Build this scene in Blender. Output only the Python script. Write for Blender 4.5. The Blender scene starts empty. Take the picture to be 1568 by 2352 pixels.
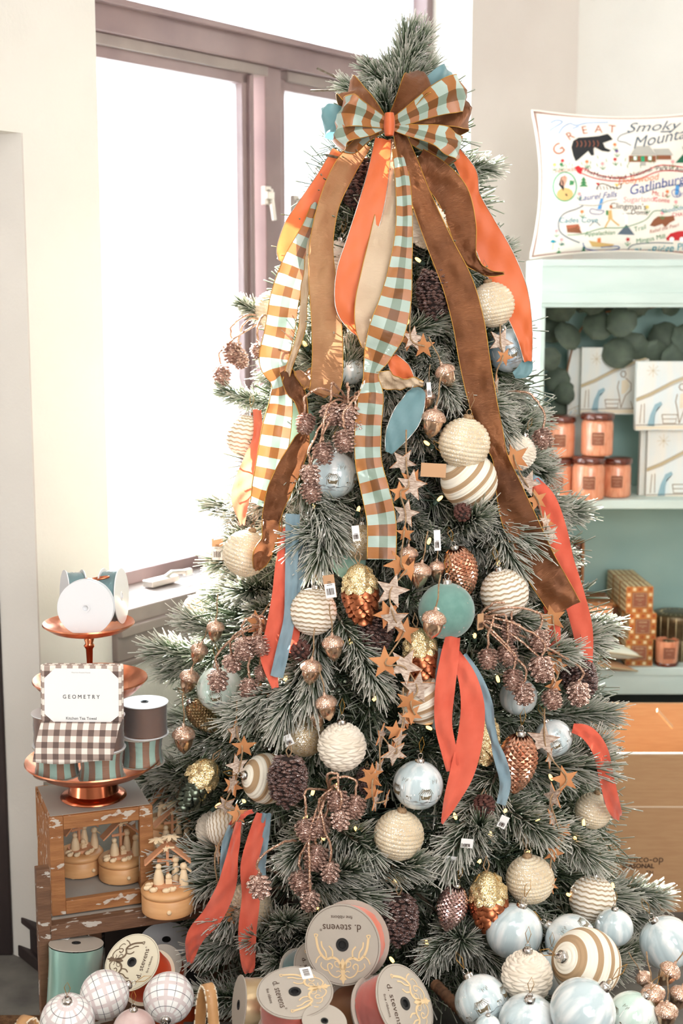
import bpy, math, random
from mathutils import Vector as V, Matrix, Euler, noise
random.seed(7)
PI=math.pi; sin=math.sin; cos=math.cos; rnd=random.random; uni=random.uniform
sc=bpy.context.scene
COL=sc.collection
# ---------------------------------------------------------------- camera, sky, sun, lamps, exposure
F=3267.0; PITCH=math.atan(526/F); EYE=V((0,0,1.55))
FWD=V((0,cos(PITCH),-sin(PITCH))); UP=V((0,sin(PITCH),cos(PITCH)))
cd=bpy.data.cameras.new('camera'); cam=bpy.data.objects.new('camera',cd); COL.objects.link(cam); sc.camera=cam
cd.sensor_fit='VERTICAL'; cd.sensor_height=36; cd.lens=F/2352*36; cd.clip_start=.05
cam.location=EYE; cam.rotation_euler=(PI/2-PITCH,0,0)
cd.dof.use_dof=True; cd.dof.focus_distance=2.62; cd.dof.aperture_fstop=4.5
sc.view_settings.view_transform='Standard'; sc.view_settings.look='None'; sc.view_settings.gamma=1
sc.view_settings.use_curve_mapping=False; sc.view_settings.exposure=0.04
w=bpy.data.worlds.new('sky'); sc.world=w; w.use_nodes=True
bg=w.node_tree.nodes['Background']; bg.inputs[0].default_value=(.90,.96,1,1); bg.inputs[1].default_value=2.8
def area(name,loc,tgt,size,power,col=(1,1,1),sy=None):
    l=bpy.data.lights.new(name,'AREA'); l.energy=power; l.size=size; l.color=col
    if sy: l.shape='RECTANGLE'; l.size_y=sy
    o=bpy.data.objects.new(name,l); COL.objects.link(o); o.location=loc
    o.rotation_euler=(V(tgt)-V(loc)).to_track_quat('-Z','Y').to_euler(); return o
SUN=V((-.52,.82,.48)).normalized()
sl=bpy.data.lights.new('sun','SUN'); sl.energy=75; sl.angle=.012; sl.color=(1,.985,.965)
so=bpy.data.objects.new('sun',sl); COL.objects.link(so); so.rotation_euler=(-SUN).to_track_quat('-Z','Y').to_euler(); so.location=(-4,6,5)
area('overhead_softbox',(.3,.9,2.95),(.2,2.6,.9),2.0,26,(1,.99,.98),.9)  # unseen overhead softbox, added as interior fill
area('key_softbox',(1.2,-.9,1.9),(.15,3.2,1.0),2.0,88,(1,1,1),1.6)  # unseen softbox near the camera, added as key light
# ---------------------------------------------------------------- helpers
def ray(u,v):
    r=(u-784)/F; t=(1176-v)/F
    return V((r,0,0))+FWD+UP*t
def P(u,v,Y):
    d=ray(u,v); return EYE+d*(Y/d.y)
def hit(u,v,p0,n):
    d=ray(u,v); return EYE+d*((V(p0)-EYE).dot(n)/d.dot(n))
def hitz(u,v,z):
    d=ray(u,v); return EYE+d*((z-EYE.z)/d.z)
def dep(p): return (p-EYE).dot(FWD)
def px(p,n): return n*dep(p)/F          # pixels -> metres at point p
def lin(c): return tuple(((x/255)/12.92 if x/255<=.04045 else ((x/255+.055)/1.055)**2.4) for x in c)
MATS={}
def mat(name,c1,c2=None,scale=8,rough=.6,metal=0,bump=0,bscale=60,stretch=(1,1,1),glit=0,gscale=500,trans=0,sheen=0,coat=0,emit=0,back=None,detail=4,kind='noise',lo=.35,hi=.65,alpha=None,gcol=(255,245,230)):
    m=bpy.data.materials.new(name); m.use_nodes=True; MATS[name]=m
    nt=m.node_tree; N=nt.nodes; L=nt.links.new; b=N['Principled BSDF']; out=N['Material Output']
    def I(k,v): b.inputs[k].default_value=v
    I('Roughness',rough); I('Metallic',metal); I('Coat Weight',coat); I('Coat Roughness',.08)
    if sheen: I('Sheen Weight',sheen)
    C1=(*lin(c1),1); I('Base Color',C1)
    tc=N.new('ShaderNodeTexCoord'); mp=N.new('ShaderNodeMapping'); L(tc.outputs['Object'],mp.inputs[0]); mp.inputs['Scale'].default_value=stretch
    src=None
    if c2:
        if kind=='wave':
            t=N.new('ShaderNodeTexWave'); t.inputs['Distortion'].default_value=3; t.inputs['Detail'].default_value=3; t.bands_direction='Z'
        else:
            t=N.new('ShaderNodeTexNoise'); t.inputs['Detail'].default_value=detail
        t.inputs['Scale'].default_value=scale; L(mp.outputs[0],t.inputs['Vector'])
        r=N.new('ShaderNodeValToRGB'); r.color_ramp.elements[0].position=lo; r.color_ramp.elements[1].position=hi
        r.color_ramp.elements[0].color=C1; r.color_ramp.elements[1].color=(*lin(c2),1)
        L(t.outputs['Fac'],r.inputs[0]); src=r.outputs[0]
    if back:
        g=N.new('ShaderNodeNewGeometry'); mx=N.new('ShaderNodeMix'); mx.data_type='RGBA'; L(g.outputs['Backfacing'],mx.inputs[0])
        if src: L(src,mx.inputs[6])
        else: mx.inputs[6].default_value=C1
        mx.inputs[7].default_value=(*lin(back),1); src=mx.outputs[2]
    if glit:
        vo=N.new('ShaderNodeTexVoronoi'); vo.inputs['Scale'].default_value=gscale; L(mp.outputs[0],vo.inputs['Vector'])
        sp=N.new('ShaderNodeSeparateColor'); L(vo.outputs['Color'],sp.inputs[0])
        gt=N.new('ShaderNodeMath'); gt.operation='GREATER_THAN'; gt.inputs[1].default_value=1-glit; L(sp.outputs[0],gt.inputs[0])
        mx=N.new('ShaderNodeMix'); mx.data_type='RGBA'; L(gt.outputs[0],mx.inputs[0])
        if src: L(src,mx.inputs[6])
        else: mx.inputs[6].default_value=C1
        mx.inputs[7].default_value=(*lin(gcol),1); src=mx.outputs[2]
        mm=N.new('ShaderNodeMath'); mm.operation='MAXIMUM'; mm.inputs[1].default_value=metal; gm=N.new('ShaderNodeMath'); gm.operation='MULTIPLY'; gm.inputs[1].default_value=.55; L(gt.outputs[0],gm.inputs[0]); L(gm.outputs[0],mm.inputs[0]); L(mm.outputs[0],b.inputs['Metallic'])
        mr=N.new('ShaderNodeMapRange'); L(gt.outputs[0],mr.inputs[0]); mr.inputs[3].default_value=rough; mr.inputs[4].default_value=.22; L(mr.outputs[0],b.inputs['Roughness'])
        vm=N.new('ShaderNodeVectorMath'); vm.operation='MULTIPLY_ADD'; L(vo.outputs['Color'],vm.inputs[0]); vm.inputs[1].default_value=(.9,.9,.9); vm.inputs[2].default_value=(-.45,-.45,-.45)
        ge=N.new('ShaderNodeNewGeometry'); va=N.new('ShaderNodeVectorMath'); L(vm.outputs[0],va.inputs[0]); L(ge.outputs['Normal'],va.inputs[1])
        vn=N.new('ShaderNodeVectorMath'); vn.operation='NORMALIZE'; L(va.outputs[0],vn.inputs[0])
        mn=N.new('ShaderNodeMix'); mn.data_type='VECTOR'; L(gt.outputs[0],mn.inputs[0]); L(ge.outputs['Normal'],mn.inputs[4]); L(vn.outputs[0],mn.inputs[5]); L(mn.outputs[1],b.inputs['Normal'])
    if bump:
        t=N.new('ShaderNodeTexNoise'); t.inputs['Scale'].default_value=bscale; t.inputs['Detail'].default_value=3; L(mp.outputs[0],t.inputs['Vector'])
        bp=N.new('ShaderNodeBump'); bp.inputs['Strength'].default_value=bump; bp.inputs['Distance'].default_value=.004; L(t.outputs['Fac'],bp.inputs['Height'])
        if not glit: L(bp.outputs[0],b.inputs['Normal'])
    if src: L(src,b.inputs['Base Color'])
    if emit: I('Emission Color',C1); I('Emission Strength',emit)
    if trans:
        tr=N.new('ShaderNodeBsdfTranslucent'); ms=N.new('ShaderNodeMixShader'); ms.inputs[0].default_value=trans
        if src: L(src,tr.inputs[0])
        else: tr.inputs[0].default_value=C1
        L(b.outputs[0],ms.inputs[1]); L(tr.outputs[0],ms.inputs[2]); L(ms.outputs[0],out.inputs[0])
    if alpha is not None:
        tp=N.new('ShaderNodeBsdfTransparent'); fr=N.new('ShaderNodeFresnel'); fr.inputs[0].default_value=1.45
        ma=N.new('ShaderNodeMath'); ma.operation='MULTIPLY_ADD'; L(fr.outputs[0],ma.inputs[0]); ma.inputs[1].default_value=.8; ma.inputs[2].default_value=alpha; ma.use_clamp=True
        ms=N.new('ShaderNodeMixShader'); L(ma.outputs[0],ms.inputs[0]); L(tp.outputs[0],ms.inputs[1]); L(b.outputs[0],ms.inputs[2]); L(ms.outputs[0],out.inputs[0])
    m.use_fake_user=False
    return m
def nodes(m): return m.node_tree.nodes,m.node_tree.links.new,m.node_tree.nodes['Principled BSDF']
class B:
    def __init__(s): s.v=[];s.f=[];s.uv=[];s.mi=[];s.k=0;s.M=None
    def pt(s,p,uv=(0,0)):
        p=V(p)
        if s.M is not None: p=s.M@p
        s.v.append(tuple(p)); s.uv.append(uv); return len(s.v)-1
    def fc(s,*i): s.f.append(tuple(i)); s.mi.append(s.k)
    def grid(s,fn,nu,nv,cu=False,cv=False,uvf=None):
        base=len(s.v); a=nu if cu else nu+1; b=nv if cv else nv+1
        for j in range(b):
            for i in range(a):
                s.pt(fn(i/nu,j/nv),(i/nu,j/nv) if uvf is None else uvf(i/nu,j/nv))
        for j in range(nv):
            for i in range(nu):
                i2=(i+1)%a;j2=(j+1)%b
                s.fc(base+j*a+i,base+j*a+i2,base+j2*a+i2,base+j2*a+i)
        return s
    def box(s,c,d,R=None):
        c=V(c);i0=len(s.v)
        for z in(-1,1):
            for y in(-1,1):
                for x in(-1,1):
                    q=V((x*d[0]/2,y*d[1]/2,z*d[2]/2))
                    if R: q=R@q
                    s.pt(c+q)
        for q in((0,2,3,1),(4,5,7,6),(0,1,5,4),(2,6,7,3),(0,4,6,2),(1,3,7,5)): s.fc(*[i0+k for k in q])
        return s
    def lathe(s,prof,n=32,fn=None):   # prof [(r,z)] bottom to top gives outward normals
        base=len(s.v)
        for j,(r,z) in enumerate(prof):
            for i in range(n):
                a=2*PI*i/n; rr=r if fn is None else fn(r,z,a,j)
                s.pt((rr*cos(a),rr*sin(a),z),(i/n,j/max(1,len(prof)-1)))
        for j in range(len(prof)-1):
            for i in range(n):
                i2=(i+1)%n; s.fc(base+j*n+i,base+j*n+i2,base+(j+1)*n+i2,base+(j+1)*n+i)
        return s
    def tube(s,pts,r,n=6,closed=False,caps=True):
        pts=[V(p) for p in pts]; m=len(pts); base=len(s.v); pu=None
        for k,p in enumerate(pts):
            a=pts[(k-1)%m] if (closed or k>0) else p; b=pts[(k+1)%m] if (closed or k<m-1) else p
            T=(b-a); T=T.normalized() if T.length>1e-9 else V((0,0,1))
            if pu is None: pu=T.orthogonal().normalized()
            U=(pu-T*pu.dot(T)); U=U.normalized() if U.length>1e-6 else T.orthogonal().normalized(); pu=U; W=T.cross(U)
            rr=r[k] if isinstance(r,(list,tuple)) else r
            for i in range(n):
                an=2*PI*i/n; s.pt(p+(U*cos(an)+W*sin(an))*rr)
        for k in range(m if closed else m-1):
            k2=(k+1)%m
            for i in range(n):
                i2=(i+1)%n; s.fc(base+k*n+i,base+k*n+i2,base+k2*n+i2,base+k2*n+i)
        if caps and not closed:
            s.fc(*[base+i for i in reversed(range(n))]); s.fc(*[base+(m-1)*n+i for i in range(n)])
        return s
    def prism(s,poly,h0,h1,mp=None,side=None):  # polygon (x,y) extruded h0..h1
        f=mp or (lambda x,y,z:(x,y,z)); n=len(poly); b=len(s.v); k=s.k
        for x,y in poly: s.pt(f(x,y,h1))
        for x,y in poly: s.pt(f(x,y,h0))
        s.fc(*range(b,b+n))
        if side is not None: s.k=side
        s.fc(*reversed(range(b+n,b+2*n)))
        for i in range(n):
            j=(i+1)%n; s.fc(b+i,b+n+i,b+n+j,b+j)
        s.k=k
        return s
    def sphere(s,c,r,n=16,m=10,sc_=(1,1,1),fn=None):
        c=V(c)
        def g(a,b):
            th=a*2*PI; ph=b*PI; q=V((sin(ph)*cos(th),sin(ph)*sin(th),-cos(ph)))
            rr=r*(fn(a,b) if fn else 1)
            return c+V((q.x*rr*sc_[0],q.y*rr*sc_[1],q.z*rr*sc_[2]))
        return s.grid(g,n,m,cu=True)
    def stroke(s,pts,w,mp=None,closed=False):    # flat 2D line of width w mapped by mp(x,y)
        f=mp or (lambda x,y:(x,y,0)); pts=[V((p[0],p[1])) for p in pts]; m=len(pts); b=len(s.v)
        for k in range(m):
            a=pts[(k-1)%m] if (closed or k) else pts[k]; c=pts[(k+1)%m] if (closed or k<m-1) else pts[k]
            t=(c-a); t=t.normalized() if t.length>1e-9 else V((1,0)); nn=V((-t.y,t.x))*w/2
            s.pt(f(*(pts[k]-nn))); s.pt(f(*(pts[k]+nn)))
        for k in range(m if closed else m-1):
            k2=(k+1)%m; s.fc(b+2*k,b+2*k2,b+2*k2+1,b+2*k+1)
        return s
    def poly(s,pts,mp=None):
        f=mp or (lambda x,y:(x,y,0)); b=len(s.v)
        cx=sum(p[0] for p in pts)/len(pts); cy=sum(p[1] for p in pts)/len(pts); s.pt(f(cx,cy))
        for p in pts: s.pt(f(*p))
        n=len(pts)
        for i in range(n): s.fc(b,b+1+i,b+1+(i+1)%n)
        return s
    def text(s,t,x,y,size,mp=None,ang=0,shear=0,bold=0,align='CENTER',sx=1):
        f=mp or (lambda x,y:(x,y,0)); vs,fs=txt(t,size,shear,bold,align); b=len(s.v); ca,sa=cos(ang),sin(ang)
        for a,c in vs: a*=sx; s.pt(f(x+a*ca-c*sa,y+a*sa+c*ca))
        for q in fs: s.fc(*[b+i for i in q])
        return s
    def mesh(s,name,mats,smooth=True):
        me=bpy.data.meshes.new(name); me.from_pydata(s.v,[],s.f)
        uvl=me.uv_layers.new(name='UVMap'); idx=[0]*len(me.loops); me.loops.foreach_get('vertex_index',idx)
        d=[]; 
        for i in idx: d.extend(s.uv[i])
        uvl.data.foreach_set('uv',d)
        if not isinstance(mats,(list,tuple)): mats=[mats]
        for m in mats: me.materials.append(m if not isinstance(m,str) else MATS[m])
        if len(mats)>1: me.polygons.foreach_set('material_index',s.mi)
        me.polygons.foreach_set('use_smooth',[bool(smooth)]*len(me.polygons))
        if smooth and smooth!=2:
            try: me.set_sharp_from_angle(angle=math.radians(smooth if isinstance(smooth,(int,float)) and smooth>2 else 40))
            except Exception: pass
        me.update(); return me
_T={}
def txt(t,size,shear,bold,align):
    k=(t,shear,bold,align)
    if k not in _T:
        c=bpy.data.curves.new('lettering','FONT'); c.body=t; c.size=1; c.shear=shear; c.offset=bold; c.align_x=align; c.align_y='CENTER'; c.resolution_u=3
        o=bpy.data.objects.new('lettering',c); COL.objects.link(o); bpy.context.view_layer.update()
        me=bpy.data.meshes.new_from_object(o); _T[k]=([(q.co.x,q.co.y) for q in me.vertices],[tuple(p.vertices) for p in me.polygons])
        COL.objects.unlink(o); bpy.data.objects.remove(o); bpy.data.meshes.remove(me)
    vs,fs=_T[k]; return [(a*size,b*size) for a,b in vs],fs
def tag(o,label=None,cat=None,group=None,kind=None):
    if label: o['label']=label
    if cat: o['category']=cat
    if group: o['group']=group
    if kind: o['kind']=kind
    return o
def ob(name,me,parent=None,M=None,label=None,kind=None,bevel=0):
    o=bpy.data.objects.new(name,me); COL.objects.link(o)
    if parent: o.parent=parent
    if M is not None: o.matrix_basis=M if isinstance(M,Matrix) else Matrix.Translation(V(M))
    if label: o['label']=label
    if kind: o['kind']=kind
    if bevel:
        b=o.modifiers.new('bevel','BEVEL'); b.width=bevel; b.segments=2; b.limit_method='ANGLE'
    return o
def thing(name,label,cat,M=(0,0,0),group=None):
    o=ob(name,None,None,M); o.empty_display_size=.02; return tag(o,label,cat,group)
def TRS(loc,R=None,s=1):
    M=Matrix.Translation(V(loc))
    if R is not None: M=M@(R.to_4x4() if not isinstance(R,Euler) else R.to_matrix().to_4x4())
    return M@Matrix.Scale(s,4)
def frame(z,x=None):  # rotation with local z along z and local x near x
    z=V(z).normalized(); x=V(x) if x is not None else z.orthogonal(); y=z.cross(x).normalized(); x=y.cross(z)
    return Matrix((x,y,z)).transposed()
PR={}
def proto(key,fn):
    if key not in PR: PR[key]=fn()
    return PR[key]
def inst(parts,par):      # parts: [(name,mesh,[subparts])]
    for nm,me,sub in parts:
        lab=None
        if isinstance(nm,tuple): nm,lab=nm
        o=ob(nm,me,par,label=lab if lab and lab!='stuff' else None,kind='stuff' if lab=='stuff' else None)
        inst(sub,o)
def put(key,fn,name,label,cat,loc,R=None,s=1,group=None):
    t=thing(name,label,cat,TRS(loc,R,s),group); inst(proto(key,fn),t); return t
def cr(nodes,n):   # catmull-rom over tuples
    out=[]; m=len(nodes)
    for k in range(m-1):
        p0=nodes[max(0,k-1)];p1=nodes[k];p2=nodes[k+1];p3=nodes[min(m-1,k+2)]
        for i in range(n):
            t=i/n; out.append(tuple(.5*((2*b)+(-a+c)*t+(2*a-5*b+4*c-d)*t*t+(-a+3*b-3*c+d)*t**3) for a,b,c,d in zip(p0,p1,p2,p3)))
    out.append(tuple(nodes[-1])); return out
# ---------------------------------------------------------------- tree shape
TY=3.0; TX=P(905,1200,TY).x
_RT=[(P(905,v,TY).z,r) for v,r in((30,.0),(170,.06),(350,.10),(500,.16),(700,.235),(900,.295),(1100,.35),(1300,.41),(1500,.455),(1700,.485),(1900,.505),(2100,.515),(2352,.50))]
def RR(z):
    if z>=_RT[0][0]: return 0
    for (z0,r0),(z1,r1) in zip(_RT,_RT[1:]):
        if z>=z1: return r1+(r0-r1)*(z-z1)/(z0-z1)
    return _RT[-1][1]
def S(u,v,off=0,y0=None):     # point on the tree's surface seen at this place, pulled out by off
    Y=TY
    for _ in range(30):
        p=P(u,v,Y); R=RR(p.z)+off; dx=p.x-TX
        Yn=TY-math.sqrt(max(0,R*R-dx*dx)); Y=Y*.5+Yn*.5
    return P(u,v,Y)
# ---------------------------------------------------------------- materials
mat('wall_paint',(214,209,201),(208,203,195),3,rough=.85,bump=.15,bscale=90)
mat('wall_paint_shaded',(196,188,181),(190,181,174),3,rough=.85,bump=.1,bscale=90)  # darker wall copy, shade on jamb and back wall put into the colour
mat('reveal_paint_lit',(226,224,216),rough=.8)  # lighter wall copy, window light on the reveal put into the colour
mat('window_brown',(132,110,108),(120,98,98),6,rough=.5,coat=.1)
mat('window_sash',(140,126,120),(126,112,108),9,rough=.5)
mat('latch_metal',(190,184,176),rough=.35,metal=.7)
mat('door_brown',(52,40,38),(42,32,31),5,rough=.5,stretch=(6,6,1))
mat('glass_pane',(235,245,250),rough=.02,alpha=.01)
mat('floor_slate',(120,116,108),(88,84,80),9,rough=.7,bump=.5,bscale=20)
mat('floor_rug',(128,92,60),(92,62,38),80,rough=1,bump=1,bscale=300)
mat('ceiling_white',(228,226,222),rough=.9)
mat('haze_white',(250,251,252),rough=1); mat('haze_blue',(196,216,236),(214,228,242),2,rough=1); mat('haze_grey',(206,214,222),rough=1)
mat('mint_paint',(206,220,212),(196,212,204),5,rough=.55,bump=.1,bscale=40,stretch=(1,1,4))
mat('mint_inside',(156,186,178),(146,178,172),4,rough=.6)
mat('cardboard',(184,144,104),(176,134,96),14,rough=.85,stretch=(1,1,9)); mat('cardboard_edge',(214,188,160),rough=.9)
mat('print_dark',(74,50,36),rough=.8); mat('print_black',(30,28,28),rough=.7); mat('print_grey',(150,146,142),rough=.8)
mat('paper_white',(240,238,236),rough=.7); mat('kraft',(196,152,114),rough=.8); mat('paper_cream',(224,214,190),rough=.7)
mat('copper',(222,148,114),(204,124,90),20,rough=.28,metal=.9,bump=.25,bscale=45); mat('copper_smooth',(206,120,86),rough=.2,metal=1)
mat('string_twine',(176,146,112),(140,110,80),200,rough=.95)
mat('gold_thread',(190,140,60),rough=.35,metal=.6)
mat('silver_cap',(205,200,195),rough=.2,metal=1)
# distressed wood
def distressed(name,c,c2,chip):
    m=mat(name,c,c2,12,rough=.7,bump=.3,bscale=50,stretch=(1,6,6)); N,L,b=nodes(m)
    tc=N.new('ShaderNodeTexCoord'); mp=N.new('ShaderNodeMapping'); mp.inputs['Scale'].default_value=(1,2.2,2.2); L(tc.outputs['Object'],mp.inputs[0])
    t=N.new('ShaderNodeTexNoise'); t.inputs['Scale'].default_value=26; t.inputs['Detail'].default_value=5; L(mp.outputs[0],t.inputs['Vector'])
    r=N.new('ShaderNodeValToRGB'); r.color_ramp.elements[0].position=.60; r.color_ramp.elements[1].position=.62; L(t.outputs['Fac'],r.inputs[0])
    mx=N.new('ShaderNodeMix'); mx.data_type='RGBA'; L(r.outputs[0],mx.inputs[0]); old=b.inputs['Base Color'].links[0].from_socket; L(old,mx.inputs[6]); mx.inputs[7].default_value=(*lin(chip),1); L(mx.outputs[2],b.inputs['Base Color'])
    return m
distressed('crate_wood',(166,112,66),(140,88,48),(196,184,170)); distressed('crate_wood_dark',(118,84,60),(96,66,46),(186,178,168)); 
mat('crate_grey',(160,152,142),(150,142,132),6,rough=.8)
mat('music_wood',(222,170,118),(208,152,100),14,rough=.45,stretch=(1,1,5)); mat('music_pale',(240,214,176),(230,200,160),14,rough=.5)
mat('music_roof',(214,152,112),rough=.55)
# tree
def needle_mat():
    m=bpy.data.materials.new('needles'); m.use_nodes=True; MATS['needles']=m; N,L,b=nodes(m)
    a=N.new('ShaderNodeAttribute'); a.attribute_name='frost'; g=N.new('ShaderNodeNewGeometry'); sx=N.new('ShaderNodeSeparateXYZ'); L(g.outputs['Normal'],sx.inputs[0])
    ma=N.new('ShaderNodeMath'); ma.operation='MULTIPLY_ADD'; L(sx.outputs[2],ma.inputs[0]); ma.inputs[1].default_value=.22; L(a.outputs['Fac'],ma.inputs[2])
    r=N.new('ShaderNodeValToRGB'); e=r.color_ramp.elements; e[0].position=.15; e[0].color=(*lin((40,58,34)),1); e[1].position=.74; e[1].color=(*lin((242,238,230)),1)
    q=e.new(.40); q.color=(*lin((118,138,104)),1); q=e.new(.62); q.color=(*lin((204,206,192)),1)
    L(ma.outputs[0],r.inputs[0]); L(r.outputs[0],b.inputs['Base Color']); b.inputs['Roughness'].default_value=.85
    tr=N.new('ShaderNodeBsdfTranslucent'); L(r.outputs[0],tr.inputs[0]); ms=N.new('ShaderNodeMixShader'); ms.inputs[0].default_value=.42
    L(b.outputs[0],ms.inputs[1]); L(tr.outputs[0],ms.inputs[2]); L(ms.outputs[0],N['Material Output'].inputs[0])
needle_mat()
mat('twig',(86,66,48),(120,112,98),60,rough=.9); mat('trunk_dark',(38,32,26),rough=.9)
mat('bulb',(255,190,110),emit=3.2); MATS['bulb'].node_tree.nodes['Principled BSDF'].inputs['Emission Color'].default_value=(1,.56,.18,1)
mat('bulb_wire',(30,52,38),rough=.6)
# balls
mat('rope_cream',(232,214,184),(212,190,156),30,rough=.8,glit=.16,gscale=900,gcol=(255,252,246))
mat('knit_cream',(240,228,212),(226,212,192),40,rough=.95,sheen=.3)
mat('teal_flock',(112,152,142),(98,140,130),60,rough=.9,sheen=.5,glit=.01,gscale=300)
mat('seafoam_flock',(168,206,190),(150,192,178),40,rough=.9)
mat('gold_mesh',(196,170,122),(160,132,84),120,rough=.45,metal=.35,glit=.4,gscale=850)
mat('mercury_champ',(232,206,182),(200,160,130),26,rough=.22,metal=.95,bump=.25,bscale=60)
mat('acorn_cap',(206,160,130),(160,110,84),200,rough=.4,metal=.6,glit=.5,gscale=900,gcol=(255,226,205))
mat('mercury_copper',(226,176,150),(190,128,100),30,rough=.2,metal=.95,bump=.2,bscale=70)
mat('mercury_rose',(222,192,186),(184,146,142),30,rough=.18,metal=.95)
mat('mercury_gold',(190,168,132),(150,124,90),30,rough=.22,metal=.9)
mat('cone_copper',(182,110,74),(140,76,48),60,rough=.3,metal=.85)
mat('cone_dark',(92,98,84),(60,66,58),40,rough=.25,metal=.85)
mat('cone_gold',(196,164,108),rough=.4,metal=.8,glit=.7,gscale=900,gcol=(250,228,180))
mat('pine_brown',(112,78,68),(74,48,42),60,rough=.5,coat=.4,glit=.16,gscale=900,gcol=(235,225,225))
mat('pine_core',(40,26,22),rough=.9)
mat('pine_natural',(112,70,60),(78,46,40),80,rough=.7)
mat('rose_glitter',(156,118,104),(110,76,64),90,rough=.4,metal=.4,glit=.45,gscale=900,gcol=(240,208,192))
mat('stem_glitter',(180,130,100),(120,80,58),150,rough=.4,metal=.4,glit=.4,gscale=900,gcol=(250,215,190))
mat('birch',(220,202,186),(160,132,114),90,rough=.8,stretch=(1,1,3),bump=.4,bscale=60); mat('birch_back',(206,142,92),(186,120,72),12,rough=.75,stretch=(1,5,1))
mat('painted_streaks',(194,210,214),(236,240,240),42,rough=.12,stretch=(1,1,.16),coat=.8,lo=.42,hi=.6)
mat('painted_green',(200,222,210),(240,246,240),22,rough=.12,stretch=(1,1,.16),coat=.8,lo=.42,hi=.6)
mat('painted_deep',(128,160,180),(220,230,236),18,rough=.1,stretch=(1,1,.3),coat=.9,lo=.38,hi=.66)
mat('paint_line',(112,98,72),rough=.5); mat('paint_white',(250,248,244),rough=.4); mat('paint_grey',(150,156,158),rough=.3,coat=.5)
mat('pink_marble',(214,190,184),(190,156,150),20,rough=.3,coat=.5)
# fabrics
def taffeta(name,c,c2,back=None,rough=.32,trans=.12,sh=.0):
    m=mat(name,c,c2,7,rough=rough,trans=trans,back=back,lo=.3,hi=.7,bump=0)
    N,L,b=nodes(m); b.inputs['Sheen Weight'].default_value=sh
    uv=N.new('ShaderNodeUVMap'); mp=N.new('ShaderNodeMapping'); mp.inputs['Scale'].default_value=(3,1500,1); L(uv.outputs[0],mp.inputs[0])
    t=N.new('ShaderNodeTexNoise'); t.inputs['Scale'].default_value=1; t.inputs['Detail'].default_value=3; L(mp.outputs[0],t.inputs['Vector'])
    mp2=N.new('ShaderNodeMapping'); mp2.inputs['Scale'].default_value=(1.6,34,1); L(uv.outputs[0],mp2.inputs[0])
    t2=N.new('ShaderNodeTexNoise'); t2.inputs['Scale'].default_value=1; t2.inputs['Detail'].default_value=2; L(mp2.outputs[0],t2.inputs['Vector'])
    ad=N.new('ShaderNodeMath'); ad.operation='MULTIPLY_ADD'; L(t2.outputs['Fac'],ad.inputs[0]); ad.inputs[1].default_value=5; L(t.outputs['Fac'],ad.inputs[2])
    bp=N.new('ShaderNodeBump'); bp.inputs['Strength'].default_value=.6; bp.inputs['Distance'].default_value=.0028; L(ad.outputs[0],bp.inputs['Height']); L(bp.outputs[0],b.inputs['Normal'])
    return m
taffeta('taffeta_brown',(168,110,72),(100,62,40),rough=.34)  # lighter and darker brown patches, satin sheen put into the colour
MATS['taffeta_brown'].node_tree.nodes['Principled BSDF'].inputs['Metallic'].default_value=.6
taffeta('taffeta_copper',(204,158,116),(172,122,84),rough=.4)
MATS['taffeta_copper'].node_tree.nodes['Principled BSDF'].inputs['Metallic'].default_value=.4
taffeta('taffeta_champagne',(232,208,178),(216,188,156),rough=.38)
mat('satin_orange',(230,118,66),(222,106,56),4,rough=.5,trans=.2,back=(112,150,156),sheen=.3)
mat('satin_orange_plain',(230,122,70),(222,108,58),4,rough=.5,trans=.2,sheen=.3)
mat('velvet_coral',(234,108,82),(222,92,66),14,rough=.8,trans=.2,sheen=.6); mat('velvet_blue',(140,162,172),(122,148,160),14,rough=.8,trans=.15,sheen=.6)
mat('velvet_coral_sunlit',(240,120,90),rough=.8,trans=.35,sheen=.6)  # lighter coral copy, backlight from the window put into the colour
mat('satin_teal',(120,162,166),(104,150,156),4,rough=.4,trans=.15)
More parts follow.
